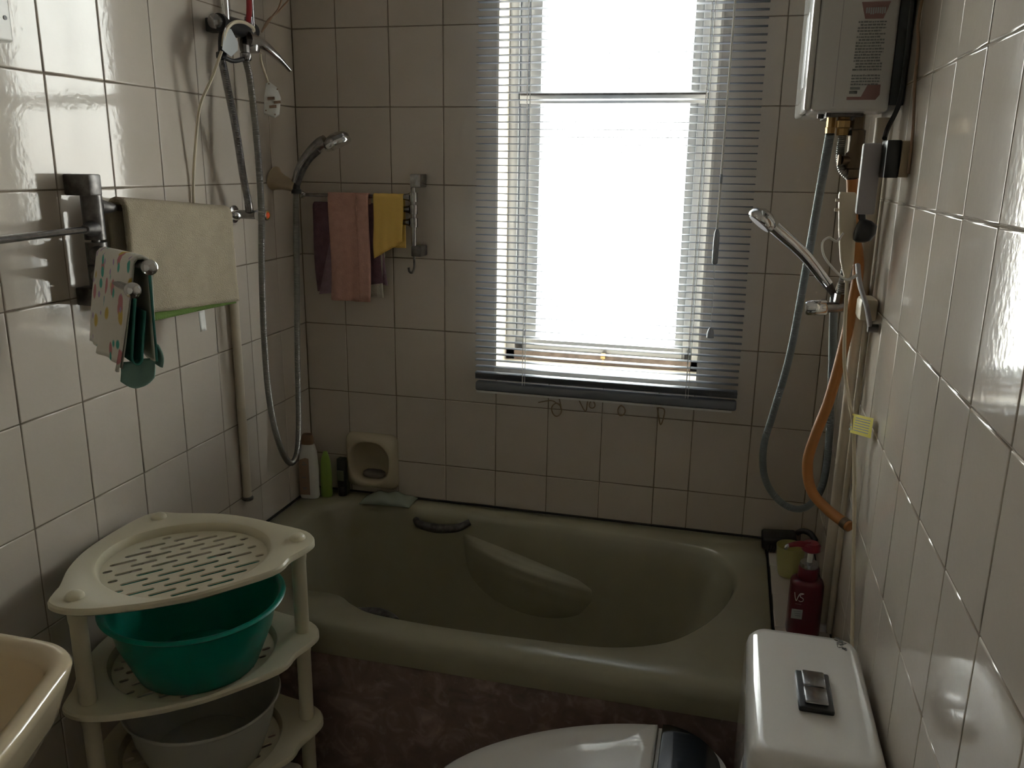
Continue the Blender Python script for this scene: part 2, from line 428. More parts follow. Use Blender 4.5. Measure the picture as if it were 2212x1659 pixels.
# ------------------------------------------------------------------ bathtub
tub = thing('bathtub', 'sage green bathtub with a moulded rim below the window', 'bathtub', (.67, -.36, 0))
def tub_inner(k):
    pts = [(1.254, -.234), (1.232, -.166), (1.197, -.121), (1.125, -.102), (.902, -.086), (.64, -.070), (.40, -.062), (.22, -.068), (.125, -.10), (.09, -.18), (.085, -.35), (.095, -.50), (.15, -.575), (.25, -.592), (.365, -.592), (.418, -.622), (.471, -.646), (.555, -.655), (.688, -.658), (.839, -.653), (.983, -.642), (1.075, -.61), (1.142, -.558), (1.211, -.449), (1.252, -.319)]
    P = [Vector((x, y, 0)) for x, y in pts]; P = P[-2:] + P + P[:3]
    S = spline(P, 6)[12:12 + 25 * 6]
    return S
inn = tub_inner(0); nI = len(inn); cI = Vector((.66, -.36, 0))
def outer(p, x0, x1, y0_, y1_):
    d = p - cI; t = 1e9
    if d.x > 1e-9: t = min(t, (x1 - cI.x) / d.x)
    if d.x < -1e-9: t = min(t, (x0 - cI.x) / d.x)
    if d.y > 1e-9: t = min(t, (y1_ - cI.y) / d.y)
    if d.y < -1e-9: t = min(t, (y0_ - cI.y) / d.y)
    return cI + d * t
def ring(ps, z): return [Vector((p.x, p.y, z)) for p in ps]
R = .545
oA = [outer(p, .004, 1.3325, -.722, -.004) for p in inn]; oB = [outer(p, .008, 1.3305, -.712, -.008) for p in inn]
oC = [outer(p, .012, 1.327, -.696, -.012) for p in inn]
def shrink(ps, fx, fy, cx=.66, cy=-.36): return [Vector((cx + (p.x - cx) * fx, cy + (p.y - cy) * fy, 0)) for p in ps]
rings = [ring(shrink(oA, .99, .985), .47), ring(oA, .506), ring(oA, R - .014), ring(oB, R - .003), ring(oC, R), ring(shrink(inn, 1.012, 1.02), R), ring(inn, R - .004),
         ring(shrink(inn, .988, .975), R - .02), ring(shrink(inn, .97, .945), R - .07), ring(shrink(inn, .93, .88, .62), R - .18), ring(shrink(inn, .88, .81, .58), R - .29),
         ring(shrink(inn, .83, .74, .55), R - .355), ring(shrink(inn, .76, .64, .53), R - .385), ring(shrink(inn, .4, .3, .53), R - .395)]
b = B(); b.ringface(rings, False, True)
tb = obj('tub_shell', b, 'tub', tub, angle=55)
# moulded armrest inside, along the window side
b = B()
def arm(u, v):
    x = .50 + .48 * u; zt = .478 - .105 * u
    prof = [(-.085, zt + .012), (-.115, zt + .004), (-.132, zt - .010), (-.140, zt - .04), (-.138, zt - .09), (-.11, zt - .2)]
    t = v * (len(prof) - 1); i = min(int(t), len(prof) - 2); f = t - i
    yy = prof[i][0] * (1 - f) + prof[i + 1][0] * f; zz = prof[i][1] * (1 - f) + prof[i + 1][1] * f
    k = math.sin(math.pi * min(1, max(0, u))) ** .6
    return Vector((x, -.075 + (yy + .075) * k, zz))
b.grid(arm, 24, 20); obj('armrest', b, 'tub', tub, angle=60)
b = B().tube([(.362, -.080, .512), (.385, -.098, .506), (.44, -.106, .505), (.495, -.102, .512), (.528, -.086, .527)], lambda t: .009 + .004 * math.sin(math.pi * t), smooth=6)
h1 = obj('grab_handle', b, 'gunmetal', tub)
b = B().tube([(.395, -.628, .52), (.42, -.60, .508), (.46, -.585, .505), (.50, -.60, .508), (.525, -.63, .52)], lambda t: .009 + .004 * math.sin(math.pi * t), smooth=6)
obj('grab_handle', b, 'gunmetal', tub)
b = B().tube([(.004, -.70, .546), (.004, -.006, .546)], .0035, 6, 0).tube([(.004, -.005, .546), (1.331, -.005, .546)], .0035, 6, 0)
obj('sealant', b, 'mould', tub)
b = B().box(.003, W - .003, -.706, -.690, .002, .503, .001)
obj('apron_panel', b, 'marble', tub)

# tiled ledge between bathtub and wall
ledge = structure(obj('trim_1', B().box(1.3335, W - .001, -.72, -.001, 0.0, .5385), 'mould', smooth=False), 'narrow tiled ledge between bathtub and wall', 'ledge')
for ya, yb in ((-.004, -.16), (-.16, -.31), (-.31, -.46), (-.46, -.61), (-.61, -.72)):
    tile(ledge, ((1.336 + W - .004) / 2, (ya + yb) / 2, .5445), W - .004 - 1.336, ya - yb, (1, 0, 0), (0, 1, 0), .3)

# ------------------------------------------------------------------ toilet
toi = thing('toilet', 'white ceramic toilet with closed lid and tall cistern', 'toilet', (1.15, -.97, 0))
TY = -.967
def loft(sections, cap=True):
    b = B(); b.ringface(sections, cap, cap); return b
secs = []
for z, ex, r in ((.02, -.03, .03), (.30, -.01, .03), (.45, .0, .034), (.66, 0, .034), (.700, -.001, .034), (.716, -.005, .03), (.7235, -.012, .026), (.7255, -.024, .02), (.7258, -.05, .015)):
    secs.append([Vector((x, y, z)) for x, y in rrect(1.353, TY, .188 + 2 * ex, .362 + 2 * ex, r, 6)])
cis = obj('cistern', loft(secs), 'ceramic', toi, angle=60)
fl = obj('flush_plate', B().box(1.332, 1.383, -1.030, -.931, .7262, .735, .003), 'black', toi)
obj('flush_button', B().box(1.341, 1.375, -.979, -.937, .735, .741, .003), 'oldchrome', fl)
obj('flush_button', B().box(1.341, 1.375, -1.022, -.981, .735, .741, .003), 'oldchrome', fl)
b = B()
srnd = random.Random(5)
for i in range(7):
    p = Vector((1.414 + srnd.uniform(-.004, .004), -.818 + i * .005 - .015, .7264)); q = [p]
    for k in range(4): q.append(p + Vector((srnd.uniform(-.006, .007), srnd.uniform(-.005, .005), 0)))
    b.tube(q, .0006, 5, 3)
obj('ink_mark', b, 'print', cis)
def egg(sc=1.0, n=40, x1=1.118, tip=.735, hw=.192, ex=2.1):
    half = []
    for i in range(n + 1):
        t = i / n; x = x1 - (x1 - tip) * t
        y = hw * (1 - max(0, (t - .06) / .94) ** 1.75) ** .62 if t > .06 else hw
        half.append((x, y))
    pts = [(x, y) for x, y in half] + [(x, -y) for x, y in reversed(half[:-1])]
    return [((x - .95) * sc + .95, TY + y * sc) for x, y in pts]
def lidz(x): return .480 - (1.118 - x) * .125
E0 = egg()
b = B(); rr = []
for sc_, dz in ((.985, -.024), (1.0, -.016), (1.0, -.007), (.99, -.001), (.96, .002), (.8, .005), (.4, .007)):
    rr.append([Vector((x, y, lidz(x) + dz)) for x, y in egg(sc_)])
b.ringface(rr, True, True); obj('lid', b, 'ceramic', toi, angle=50)
rr = []
for z, sc_ in ((.0, .62), (.05, .60), (.15, .64), (.28, .82), (.36, .93), (.385, .95)):
    rr.append([Vector((x, y, z if z < .36 else lidz(x) - .03 - (.385 - z))) for x, y in egg(sc_, x1=1.20, tip=.75)])
b = B(); b.ringface(rr, True, True); obj('bowl', b, 'ceramic', toi, angle=60)
def dshape(hw, x0, x1, n=14):
    pts = [(x0, TY - hw), (x0, TY + hw)]; 
    for i in range(1, n): 
        a = math.pi / 2 * i / n; pts.append((x0 + (x1 - x0) * math.sin(a), TY + hw * (.45 + .55 * math.cos(a))))
    pts += [(x1, TY + hw * .45), (x1, TY - hw * .45)]
    for i in range(n - 1, 0, -1):
        a = math.pi / 2 * i / n; pts.append((x0 + (x1 - x0) * math.sin(a), TY - hw * (.45 + .55 * math.cos(a))))
    return pts
b = B().prism(dshape(.201, 1.118, 1.25), .30, .466, bev=.004); obj('rear_deck', b, 'ceramic', toi)
b = B().prism(dshape(.192, 1.126, 1.235), .466, .482, bev=.003); obj('hinge_cover', b, 'blackgloss', toi)

# ------------------------------------------------------------------ wash basin
b = B(); rr = []
def bas(inset, z):
    pts = [(.002, -1.272 - inset), (.18, -1.268 - inset), (.255, -1.272 - inset), (.30 - inset, -1.300), (.325 - inset, -1.36), (.372 - inset, -1.50), (.39 - inset, -1.60), (.38 - inset, -1.70), (.33 - inset, -1.80 + inset), (.25, -1.86 + inset), (.12, -1.87 + inset), (.002, -1.87 + inset)]
    P = [Vector((max(.002, x), y, z)) for x, y in pts]
    return spline(P, 5)
bsn = thing('wash_basin', 'cream ceramic wash basin jutting from the wall below the towel rack', 'wash basin', (.18, -1.57, .60))
def scale_ring(rg, f, z): return [Vector((.004 + (p.x - .004) * f, -1.57 + (p.y + 1.57) * f, z)) for p in rg]
r0 = bas(0, .8)
rr = [scale_ring(r0, .45, .60), scale_ring(r0, .80, .635), scale_ring(r0, .935, .72), scale_ring(r0, .985, .775), scale_ring(r0, 1.0, .793), scale_ring(r0, .99, .80), scale_ring(r0, .955, .801),
      scale_ring(r0, .925, .797), scale_ring(r0, .905, .780), scale_ring(r0, .885, .73), scale_ring(r0, .82, .66), scale_ring(r0, .5, .635)]
b.ringface(rr, True, True); obj('bowl', b, 'creamceramic', bsn, angle=70)

# ------------------------------------------------------------------ plastic corner rack and basins
rk = thing('shelf_rack', 'ivory plastic tiered rack with slotted trays in front of the bathtub', 'rack', (.22, -.94, 0))
OUTL = [(.026, -.80), (.045, -.765), (.09, -.757), (.178, -.735), (.25, -.736), (.317, -.748), (.395, -.765), (.428, -.80), (.430, -.835), (.420, -.88), (.416, -.936), (.346, -1.037), (.292, -1.088), (.243, -1.121), (.195, -1.146), (.150, -1.156), (.112, -1.146), (.096, -1.118), (.085, -1.09), (.05, -1.03), (.028, -.96), (.022, -.88)]
TC = Vector((.222, -.926, 0))
def closed_spline(pts, k):
    P = [Vector((x, y, 0)) for x, y in pts]; n = len(P); Q = P[-2:] + P + P[:3]
    return spline(Q, k)[2 * k:2 * k + n * k]
O = closed_spline(OUTL, 4)
POSTS = [(.066, -.792), (.392, -.803), (.143, -1.118)]
def inner_r(a):
    return .157 + .004 * math.cos(3 * (a - .95))
sd = Vector((.64, .77, 0)); sn = Vector((.77, -.64, 0))
SLOTS = []
for row in range(-7, 8):
    for k in range(-4, 5):
        c = TC + sn * (row * .0225) + sd * ((k + (.5 if row % 2 else 0)) * .064)
        if (c - TC).length < .121: SLOTS.append((c, .0245))
        elif (c - TC).length < .138: SLOTS.append((c, .009))
def make_shelf(zt):
    b = B(); dp = .019
    I = []
    for p in O:
        a = math.atan2(p.y - TC.y, p.x - TC.x); r = inner_r(a); I.append(TC + Vector((math.cos(a), math.sin(a), 0)) * r)
    def mixr(f): return [TC + (p - TC) * f for p in I]
    def inset(d): return [p + (TC - p).normalized() * d for p in O]
    rings = [ring(inset(.004), zt - .014), ring(O, zt - .011), ring(O, zt - .004), ring(inset(.003), zt), ring(mixr(1.035), zt), ring(I, zt - .003), ring(mixr(.955), zt - dp)]
    vr = b.ringface(rings, False, False)
    sh_ = obj('shelf', b, 'rack', rk, sol=.0028, angle=35, soloff=-1)
    f = B(); bm = f.bm; edges = []
    lo = [bm.verts.new(Vector((p.x, p.y, zt - dp + .0004))) for p in mixr(.957)]
    for i in range(len(lo)): edges.append(bm.edges.new((lo[i], lo[(i + 1) % len(lo)])))
    for c, hl in SLOTS:
        pts = []; w = .0047
        for sgn in (1, -1):
            for t in (-90, -45, 0, 45, 90):
                a = math.radians(t); pts.append(c + sd * sgn * (hl - w + w * math.cos(a)) + sn * sgn * (w * math.sin(a)))
        vs_ = [bm.verts.new(Vector((p.x, p.y, zt - dp + .0004))) for p in pts]
        for i in range(len(vs_)): edges.append(bm.edges.new((vs_[i], vs_[(i + 1) % len(vs_)])))
    bmesh.ops.triangle_fill(bm, edges=edges, use_beauty=True)
    obj('tray_floor', f, 'rack', sh_, smooth=False, sol=.0026, soloff=-1)
    return sh_
for zt in (.78, .575, .372, .17): make_shelf(zt)
for x, y in POSTS:
    for za, zb in ((.0, .158), (.1695, .36), (.3715, .563), (.5745, .768)):
        p = B().lathe([(.0135, 0), (.0145, .004), (.0145, (zb - za) * .8), (.0160, (zb - za) * .86), (.0160, zb - za)], (x, y, za), n=20)
        obj('post', p, 'rack', rk)
    kb = B().lathe([(.016, 0), (.0155, .004), (.012, .008), (.006, .0105), (.0, .011)], (x, y, .7802), n=20, cap1=False)
    obj('knob', kb, 'rack', rk)
def wash_bowl(name, label, c, r0, r1, h, m, rim=.012, hd=0, cat='basin'):
    b = B()
    prof = [(0.001, 0), (r0 * .92, 0), (r0, .006), (r0 * .35 + r1 * .65, h * .55), (r1 - .004, h - .010), (r1 + rim * .6, h - .008), (r1 + rim, h - .004), (r1 + rim * .7, h), (r1 + .001, h - .001), (r1 - .004, h - .008), (r0 * .35 + r1 * .65 - .004, h * .55), (r0 - .002, .009), (.001, .004)]
    b.lathe(prof, c, n=56, cap0=False, cap1=False)
    o = obj(name, b, m, angle=60); return tag(o, label, cat)
wash_bowl('washing_up_bowl', 'teal green plastic wash bowl on the middle tray of the rack', (.240, -.934, .5545), .112, .158, .146, 'tealp')
wash_bowl('washing_up_bowl', 'pale grey plastic wash bowl on the lower tray under the teal bowl', (.239, -.933, .3515), .108, .144, .134, 'palep', rim=.006)
b = B().box(.30, .40, -.93, -.84, .148, .29, .012); ob = obj('white_packet', b, 'white'); tag(ob, 'white packet with black scribbles under the grey bowl', 'packet')
b = B()
for i, (ya, za, yb, zb) in enumerate([(-.925, .24, -.895, .275), (-.91, .225, -.88, .262), (-.90, .275, -.87, .262), (-.885, .27, -.86, .255)]): b.tube([(.401, ya, za), (.402, (ya + yb) / 2, (za + zb) / 2 + .004), (.401, yb, zb)], .0018, 6, 4)
obj('scribble', b, 'black', ob)

# ------------------------------------------------------------------ venetian blind
bl = thing('venetian_blind', 'grey aluminium venetian blind hanging open over the window', 'blind', (.88, -.045, .90))
SX0, SX1, BY = .533, 1.226, -.045
def slat_mesh():
    me = bpy.data.meshes.new('slat'); V = []; F = []
    hw = .0125; n = 6
    for s_ in (0, 1):
        x = (SX0 if s_ == 0 else SX1) - .8795
        for k in range(n + 1):
            t = -1 + 2 * k / n; V.append((x, t * hw, .0022 * (1 - t * t)))
        for k in range(n, -1, -1):
            t = -1 + 2 * k / n; V.append((x, t * hw, .0022 * (1 - t * t) - .0005))
    m = 2 * (n + 1)
    for k in range(m): F.append((k, (k + 1) % m, m + (k + 1) % m, m + k))
    F.append(tuple(range(m - 1, -1, -1))); F.append(tuple(range(m, 2 * m)))
    me.from_pydata(V, [], F); me.update(); me.materials.append(M['slat'])
    me.polygons.foreach_set('use_smooth', [True] * len(me.polygons)); me.set_sharp_from_angle(angle=math.radians(40))
    return me
SM = slat_mesh(); PITCH = .01765
zs = [.9905 + PITCH * k for k in range(-1, 72)]
stack = [.9395 + .0032 * k for k in range(6)]
brnd = random.Random(11)
for z in stack + zs:
    o = bpy.data.objects.new('slat', SM); COL.objects.link(o); o.parent = bl
    o.location = Vector((.8795 + brnd.uniform(-.0006, .0006), BY, z)) - ORG[bl.name]
    o.rotation_euler = (math.radians(-1) + brnd.gauss(0, .010), brnd.gauss(0, .0006), 0)
obj('bottom_rail', B().box(SX0, SX1, BY - .013, BY + .013, .905, .931, .006, 3), 'slat', bl)
obj('rail_strip', B().box(SX0 + .002, SX1 - .01, BY - .008, BY + .008, .899, .905, .001), 'white', bl)
obj('head_rail', B().box(SX0 - .003, SX1 + .003, BY - .015, BY + .018, zs[-1] + .012, zs[-1] + .045, .001), 'slat', bl)
for x in (.666, 1.098):
    for dy in (-.0138, .0138):
        obj('ladder_cord', B().tube([(x, BY + dy, .93), (x, BY + dy, zs[-1] + .012)], .0009, 6, 0), 'white', bl)
    obj('lift_cord', B().tube([(x + .007, BY - .0145, .93), (x + .008, BY - .015, 1.4), (x + .007, BY - .0145, zs[-1] + .012)], .0008, 6, 2), 'white', bl)
w_ = obj('tilt_wand', B().cyl((1.151, -.072, zs[-1] + .012), (1.146, -.075, 1.36), .0028, 8), 'white', bl)
obj('wand_grip', B().lathe([(.004, 0), (.007, .004), (.0075, .05), (.0065, .075), (.003, .085)], (1.1465, -.075, 1.277), n=12), 'blindgrey', w_)
obj('wand_joint', B().box(1.1440, 1.1505, -.079, -.071, 1.468, 1.49, .001), 'blindgrey', w_)
c_ = obj('pull_cord', B().tube([(1.147, -.078, 1.277), (1.1485, -.078, 1.20), (1.149, -.078, 1.125)], .0009, 6, 3), 'white', bl)
obj('tassel', B().lathe([(.009, 0), (.0088, .012), (.006, .022), (.002, .026)], (1.149, -.078, 1.096), n=12), 'blindgrey', c_)

# dry tendrils on the wall below the sill
def vine(name, pts, label):
    o = obj(name, B().tube(pts, .0017, 6, 6), 'vine'); tag(o, label, 'vine', 'dry vine tendrils below the window')
def loop_pts(cx, cz, r, n=10, sq=1.3, turns=1.2, y=-.006):
    return [(cx + r * math.sin(2 * math.pi * turns * i / n), y - .004 * (i % 3 == 1), cz + r * sq * math.cos(2 * math.pi * turns * i / n)) for i in range(n + 1)]
vine('vine_tendril', [(.70, -.006, .871), (.735, -.008, .880)] + loop_pts(.752, .855, .014, 10) + [(.757, -.007, .895)], 'dry vine loop hanging below the window, with a straight side twig')
vine('vine_tendril', [(.81, -.006, .893), (.832, -.008, .858), (.838, -.007, .888)] + loop_pts(.850, .878, .008, 7), 'dry vine sprig shaped like a check mark below the window')
vine('vine_tendril', loop_pts(.930, .868, .010, 12, 1.4, 1.9), 'dry vine coiled in a small double ring below the window')
vine('vine_tendril', [(1.024, -.006, .885), (1.036, -.008, .838), (1.044, -.007, .878), (1.026, -.007, .886)], 'dry vine forming a narrow drop shape below the window')

# ------------------------------------------------------------------ water heater
wh = thing('water_heater', 'white box water heater mounted high beside the window', 'water heater', (1.37, -.40, 1.60))
HX0, HX1, HY0, HY1, HZ0, HZ1 = 1.289, 1.428, -.545, -.265, 1.604, 2.08
case = obj('casing', B().box(HX0 + .012, HX1, HY0, HY1, HZ0, HZ1, .006, 3), 'heater', wh)
obj('front_panel', B().box(HX0, HX0 + .0115, HY0 + .002, HY1 - .002, HZ0 + .001, HZ1, .005, 3), 'heater', wh)
obj('back_plate', B().box(HX1 + .0005, W - .002, HY0 + .008, HY1 - .01, HZ0 + .01, HZ1, .002), 'heaterdark', wh)
obj('casing_seam', B().box(1.3365, 1.3375, HY0 - .0006, HY0 + .001, HZ0 + .008, HZ1), 'greyplastic', case)
obj('grip_slot', B().box(HX0 - .0006, HX0 + .001, -.47, -.40, 1.65, 1.78, .0005), 'black', case)
def ly(u, v, w): return Vector((u, HY0 - w, v))
obj('sticker', B().prism([(1.366, 1.781), (1.412, 1.781), (1.403, 1.754), (1.374, 1.754)], .0003, .0009, ly), 'maroon', case)
b = B(); prn = random.Random(2)
for i in range(9):
    x = 1.374 + i * .0036; b.box(x, x + .0024, HY0 - .0014, HY0 - .0009, 1.762 + prn.uniform(-.001, .001), 1.772)
obj('sticker_lettering', b, 'labelgrey', case)
b = B()
for i in range(22):
    if i == 17: continue
    z = 1.748 - i * .0048; x = 1.364 - i * .0001 + (.004 if prn.random() < .3 else 0); xe = 1.409 - (prn.uniform(0, .008) if prn.random() < .4 else 0)
    while x < xe:
        w = min(prn.uniform(.002, .007), xe - x); b.box(x, x + w, HY0 - .0009, HY0 - .0003, z, z + .0027 * prn.uniform(.8, 1.1)); x += w + .0009
obj('printed_text', b, 'print', case)
obj('sticker', B().prism([(1.358, 1.611 + .012), (1.405, 1.623), (1.411, 1.631), (1.411, 1.648), (1.390, 1.648), (1.381, 1.628), (1.358, 1.628)], .0003, .0009, ly), 'maroon', case)
obj('printed_text', B().box(1.362, 1.378, HY0 - .0009, HY0 - .0003, 1.640, 1.644).box(1.361, 1.374, HY0 - .0009, HY0 - .0003, 1.633, 1.638), 'print', case)
obj('base_plate', B().box(1.335, 1.395, -.50, -.33, HZ0 - .006, HZ0 - .0005, .001).cyl((1.325, -.46, HZ0 - .008), (1.325, -.46, HZ0), .006).cyl((1.335, -.50, HZ0 - .007), (1.335, -.50, HZ0), .005), 'gunmetal', wh)
def fitting(x, y, zs_, m): 
    return obj('pipe_fitting', B().lathe([(r, h - zs_[0][1]) for r, h in zs_], (x, y, zs_[0][1]), n=8), m, wh)
fitting(1.345, -.46, [(.009, 1.570), (.0095, 1.580), (.0085, 1.581), (.0085, 1.600)], 'brass')
fitting(1.366, -.47, [(.011, 1.566), (.011, 1.578), (.014, 1.580), (.014, 1.592), (.011, 1.594), (.011, 1.603)], 'brass')
fitting(1.391, -.47, [(.012, 1.49), (.012, 1.505), (.017, 1.508), (.017, 1.535), (.0145, 1.538), (.0145, 1.575), (.011, 1.577), (.011, 1.603)], 'darkbrass')
obj('gas_tap', B().cyl((1.391, -.47, 1.522), (1.366, -.485, 1.522), .008).box(1.36, 1.366, -.495, -.475, 1.512, 1.532, .002), 'darkbrass', wh)

# hand shower by the heater with its hose and holder
hs = thing('hand_shower', 'chrome hand shower angled up in the brown holder by the heater', 'shower head', (1.385, -.33, 1.24))
hd0 = Vector((1.380, -.37, 1.277)); hd1 = Vector((1.265, -.37, 1.389)); tipp = Vector((1.220, -.37, 1.420))
b = B().tube([hd0, hd0.lerp(hd1, .5) + Vector((.004, 0, .004)), hd1], lambda t: .0105 + .003 * t, 14, 8); obj('handle', b, 'chrome', hs)
dirv = (tipp - hd1).normalized(); nrm = Vector((-.50, -.15, -.62)).normalized()
b = B(); cH = hd1.lerp(tipp, .52)
b.lathe([(.001, -.018), (.012, -.017), (.026, -.008), (.031, .0), (.031, .008), (.028, .012), (.001, .012)], cH, nrm, 28, False, False); hd_ = obj('spray_head', b, 'chrome', hs)
b = B().lathe([(.001, 0), (.025, 0), (.025, .0015), (.001, .0015)], cH + nrm * .0122, nrm, 24, False, False); obj('spray_face', b, 'greyplastic', hd_)
b = B().tube([hd0, hd0 + Vector((.012, 0, -.018))], lambda t: .0095 - .003 * t, 12, 4); obj('hose_nut', b, 'gunmetal', hs)
b = B().tube([(1.345, -.46, 1.57), (1.344, -.40, 1.48), (1.341, -.29, 1.30), (1.330, -.23, 1.10), (1.308, -.20, .95), (1.294, -.19, .86), (1.305, -.19, .78), (1.345, -.19, .726), (1.394, -.19, .714), (1.428, -.20, .76), (1.437, -.21, .86), (1.425, -.22, 1.05), (1.406, -.30, 1.19), (1.395, -.368, 1.252)], .0083, 12, 14, rib=.05, ribn=.0032)
tag(obj('shower_hose', b, 'hosegrey'), 'grey ribbed shower hose looping down from the water heater', 'hose')
hl = thing('shower_holder', 'brown cone shower holder on the wall beside the heater pipes', 'holder', (W, -.37, 1.22))
b = B().lathe([(.030, 0), (.031, .006), (.020, .022), (.014, .045), (.0145, .058)], (W - .0005, -.37, 1.262), (-1, 0, .12), 24); obj('cone', b, 'brownholder', hl)

# angle valve and braided feed hose
av = thing('angle_valve', 'chrome angle valve beside the hanging white cable', 'valve', (1.40, -.36, 1.22))
b = B().cyl((1.4535, -.42, 1.245), (1.375, -.42, 1.238), .0105).lathe([(.019, 0), (.019, .004), (.012, .006)], (1.4538, -.42, 1.245), (-1, 0, -.09), 20); bd = obj('valve_body', b, 'oldchrome', av)
b = B().lathe([(.013, 0), (.0155, .003), (.0155, .036), (.0125, .041), (.0, .0415)], (1.377, -.42, 1.2385), (-1, 0, -.09), 18, cap1=False); obj('valve_knob', b, 'chrome', av)
b = B().lathe([(.009, 0), (.0105, .004), (.0105, .02), (.008, .022)], (1.398, -.42, 1.247), (.05, 0, 1), 8); obj('valve_outlet', b, 'oldchrome', av)
b = B().tube([(1.366, -.47, 1.566), (1.3655, -.47, 1.53), (1.372, -.47, 1.505), (1.386, -.47, 1.492), (1.398, -.455, 1.480), (1.401, -.44, 1.44), (1.405, -.43, 1.38), (1.402, -.422, 1.31), (1.399, -.42, 1.268)], .0075, 12, 14, rib=.07, ribn=.0034)
tag(obj('braided_hose', b, 'hose'), 'braided metal feed hose from heater down to the angle valve', 'hose')

# orange gas hose
b = B().tube([(1.391, -.47, 1.489), (1.405, -.455, 1.40), (1.422, -.45, 1.33), (1.421, -.45, 1.26), (1.412, -.45, 1.16), (1.396, -.46, 1.06), (1.376, -.47, .985), (1.366, -.48, .93), (1.376, -.50, .880), (1.404, -.54, .858), (1.4425, -.59, .846)], .0105, 14, 10)
gh = tag(obj('gas_hose', b, 'orange'), 'orange rubber gas hose curving down beside the toilet', 'hose')
obj('hose_clip', B().lathe([(.0118, 0), (.0118, .012)], (1.432, -.576, .849), (.62, -.80, -.2), 14), 'darkbrass', gh)
# wall pipes
b = B().tube([(1.4395, -.415, .5465), (1.4395, -.415, 1.20), (1.4395, -.415, 1.60)], .0125, 18, 0)
tag(obj('conduit_pipe', b, 'pvc'), 'cream upright conduit pipe behind the orange hose', 'pipe')
b = B().tube([(1.4475, -.462, .5465), (1.4475, -.462, 1.10), (1.4475, -.465, 1.24)], .0062, 14, 0)
tag(obj('conduit_pipe', b, 'pvc'), 'thin cream pipe beside the thicker upright conduit', 'pipe')
jb = thing('junction_bracket', 'cream wall bracket with grey strap at the top of the pipes', 'bracket', (1.44, -.5, 1.2))
obj('block', B().box(1.422, W - .001, -.535, -.478, 1.232, 1.275, .008), 'cream', jb)
obj('strap', B().tube([(1.412, -.515, 1.335), (1.418, -.53, 1.30), (1.432, -.55, 1.26), (1.440, -.555, 1.228)], .0115, 10, 8, flat=.4), 'greyplastic', jb)
obj('strap_screw', B().cyl((1.4534, -.556, 1.225), (1.436, -.556, 1.225), .008, 12), 'gunmetal', jb)

# electrical things
sb = thing('wall_socket', 'black and beige socket box with its grey cover folded out', 'socket', (1.43, -.62, 1.49))
obj('base', B().box(1.4395, W - .0005, -.655, -.60, 1.494, 1.552, .002), 'beigeplastic', sb)
obj('housing', B().box(1.4165, 1.439, -.655, -.60, 1.493, 1.553, .002), 'black', sb)
obj('cover', B().box(1.385, 1.4158, -.618, -.602, 1.431, 1.549, .004), 'greyplastic', sb)
tag(obj('power_cable', B().tube([(1.4425, -.56, 2.05), (1.443, -.565, 1.85), (1.443, -.568, 1.70), (1.441, -.57, 1.62), (1.425, -.585, 1.575), (1.418, -.61, 1.557)], .0042, 8, 8), 'black'), 'black power cable running down from heater to the socket', 'cable')
tag(obj('earth_wire', B().tube([(1.4505, -.60, 2.0), (1.451, -.60, 1.80), (1.448, -.605, 1.74), (1.451, -.615, 1.70), (1.451, -.63, 1.64), (1.451, -.662, 1.57), (1.4525, -.663, 1.50)], .0026, 8, 8), 'brownp'), 'thin brown wire running down the tiles beside the heater', 'cable')
b = B(); rr = []
for z, w, d in ((1.466, .026, .018), (1.462, .030, .022), (1.40, .030, .022), (1.345, .024, .018), (1.32, .012, .010), (1.305, .009, .008)):
    rr.append([Vector((x, y, z)) for x, y in rrect(1.3765 + (1.466 - z) * .10, -.545, w, d, min(w, d) * .35, 3)])
b.ringface(rr, True, True)
ex = thing('cable_connector', 'cream cable connector box hanging beside the grey socket cover', 'connector', (1.39, -.545, 1.30))
obj('body', b, 'cream', ex)
for z in (1.452, 1.435): obj('nub', B().cyl((1.364, -.55, z), (1.3575, -.55, z), .003, 8), 'cream', ex)
b = B().tube([(1.393, -.545, 1.306), (1.398, -.55, 1.22), (1.404, -.56, 1.15), (1.416, -.58, 1.09), (1.425, -.60, 1.05), (1.432, -.62, .98), (1.436, -.66, .90), (1.4405, -.70, .80), (1.4445, -.74, .70), (1.446, -.77, .60), (1.4495, -.775, .50)], .0035, 8, 8)
wc = tag(obj('white_cable', b, 'cream'), 'long cream cable with a yellow tag hanging behind the cistern', 'cable')
def tagf(u, v, w): return Vector((1.421 + .026 * u - .003 * v, -.590 - .075 * u + w, 1.070 - .036 * v + .014 * u))
b = B().prism([(0, 0), (1, 0), (1.06, 1), (.12, 1)], 0, .0012, tagf); tg = obj('yellow_tag', b, 'yellow_tag', wc)
b = B()
for i in range(6):
    v = .14 + i * .13; b.prism([(.24, v), (.90, v), (.90, v + .04), (.24, v + .04)], -.0006, 0, tagf)
for i in range(4):
    v = .1 + i * .22; b.prism([(.04, v), (.12, v), (.12, v + .12), (.04, v + .12)], -.0006, 0, tagf)
obj('tag_print', b, 'print', tg)
b = B().tube([(1.376, -.558, 1.395), (1.366, -.56, 1.380), (1.352, -.56, 1.386), (1.342, -.56, 1.376), (1.348, -.555, 1.352), (1.368, -.56, 1.328), (1.390, -.56, 1.312), (1.412, -.53, 1.318)], .003, 8, 8, flat=.6)
tag(obj('white_lead', b, 'white'), 'short white lead curling out beside the cable connector', 'cable')
bp_ = thing('black_plug', 'black moulded plug hanging under the grey socket cover', 'plug', (1.407, -.565, 1.375))
b = B(); rr = []
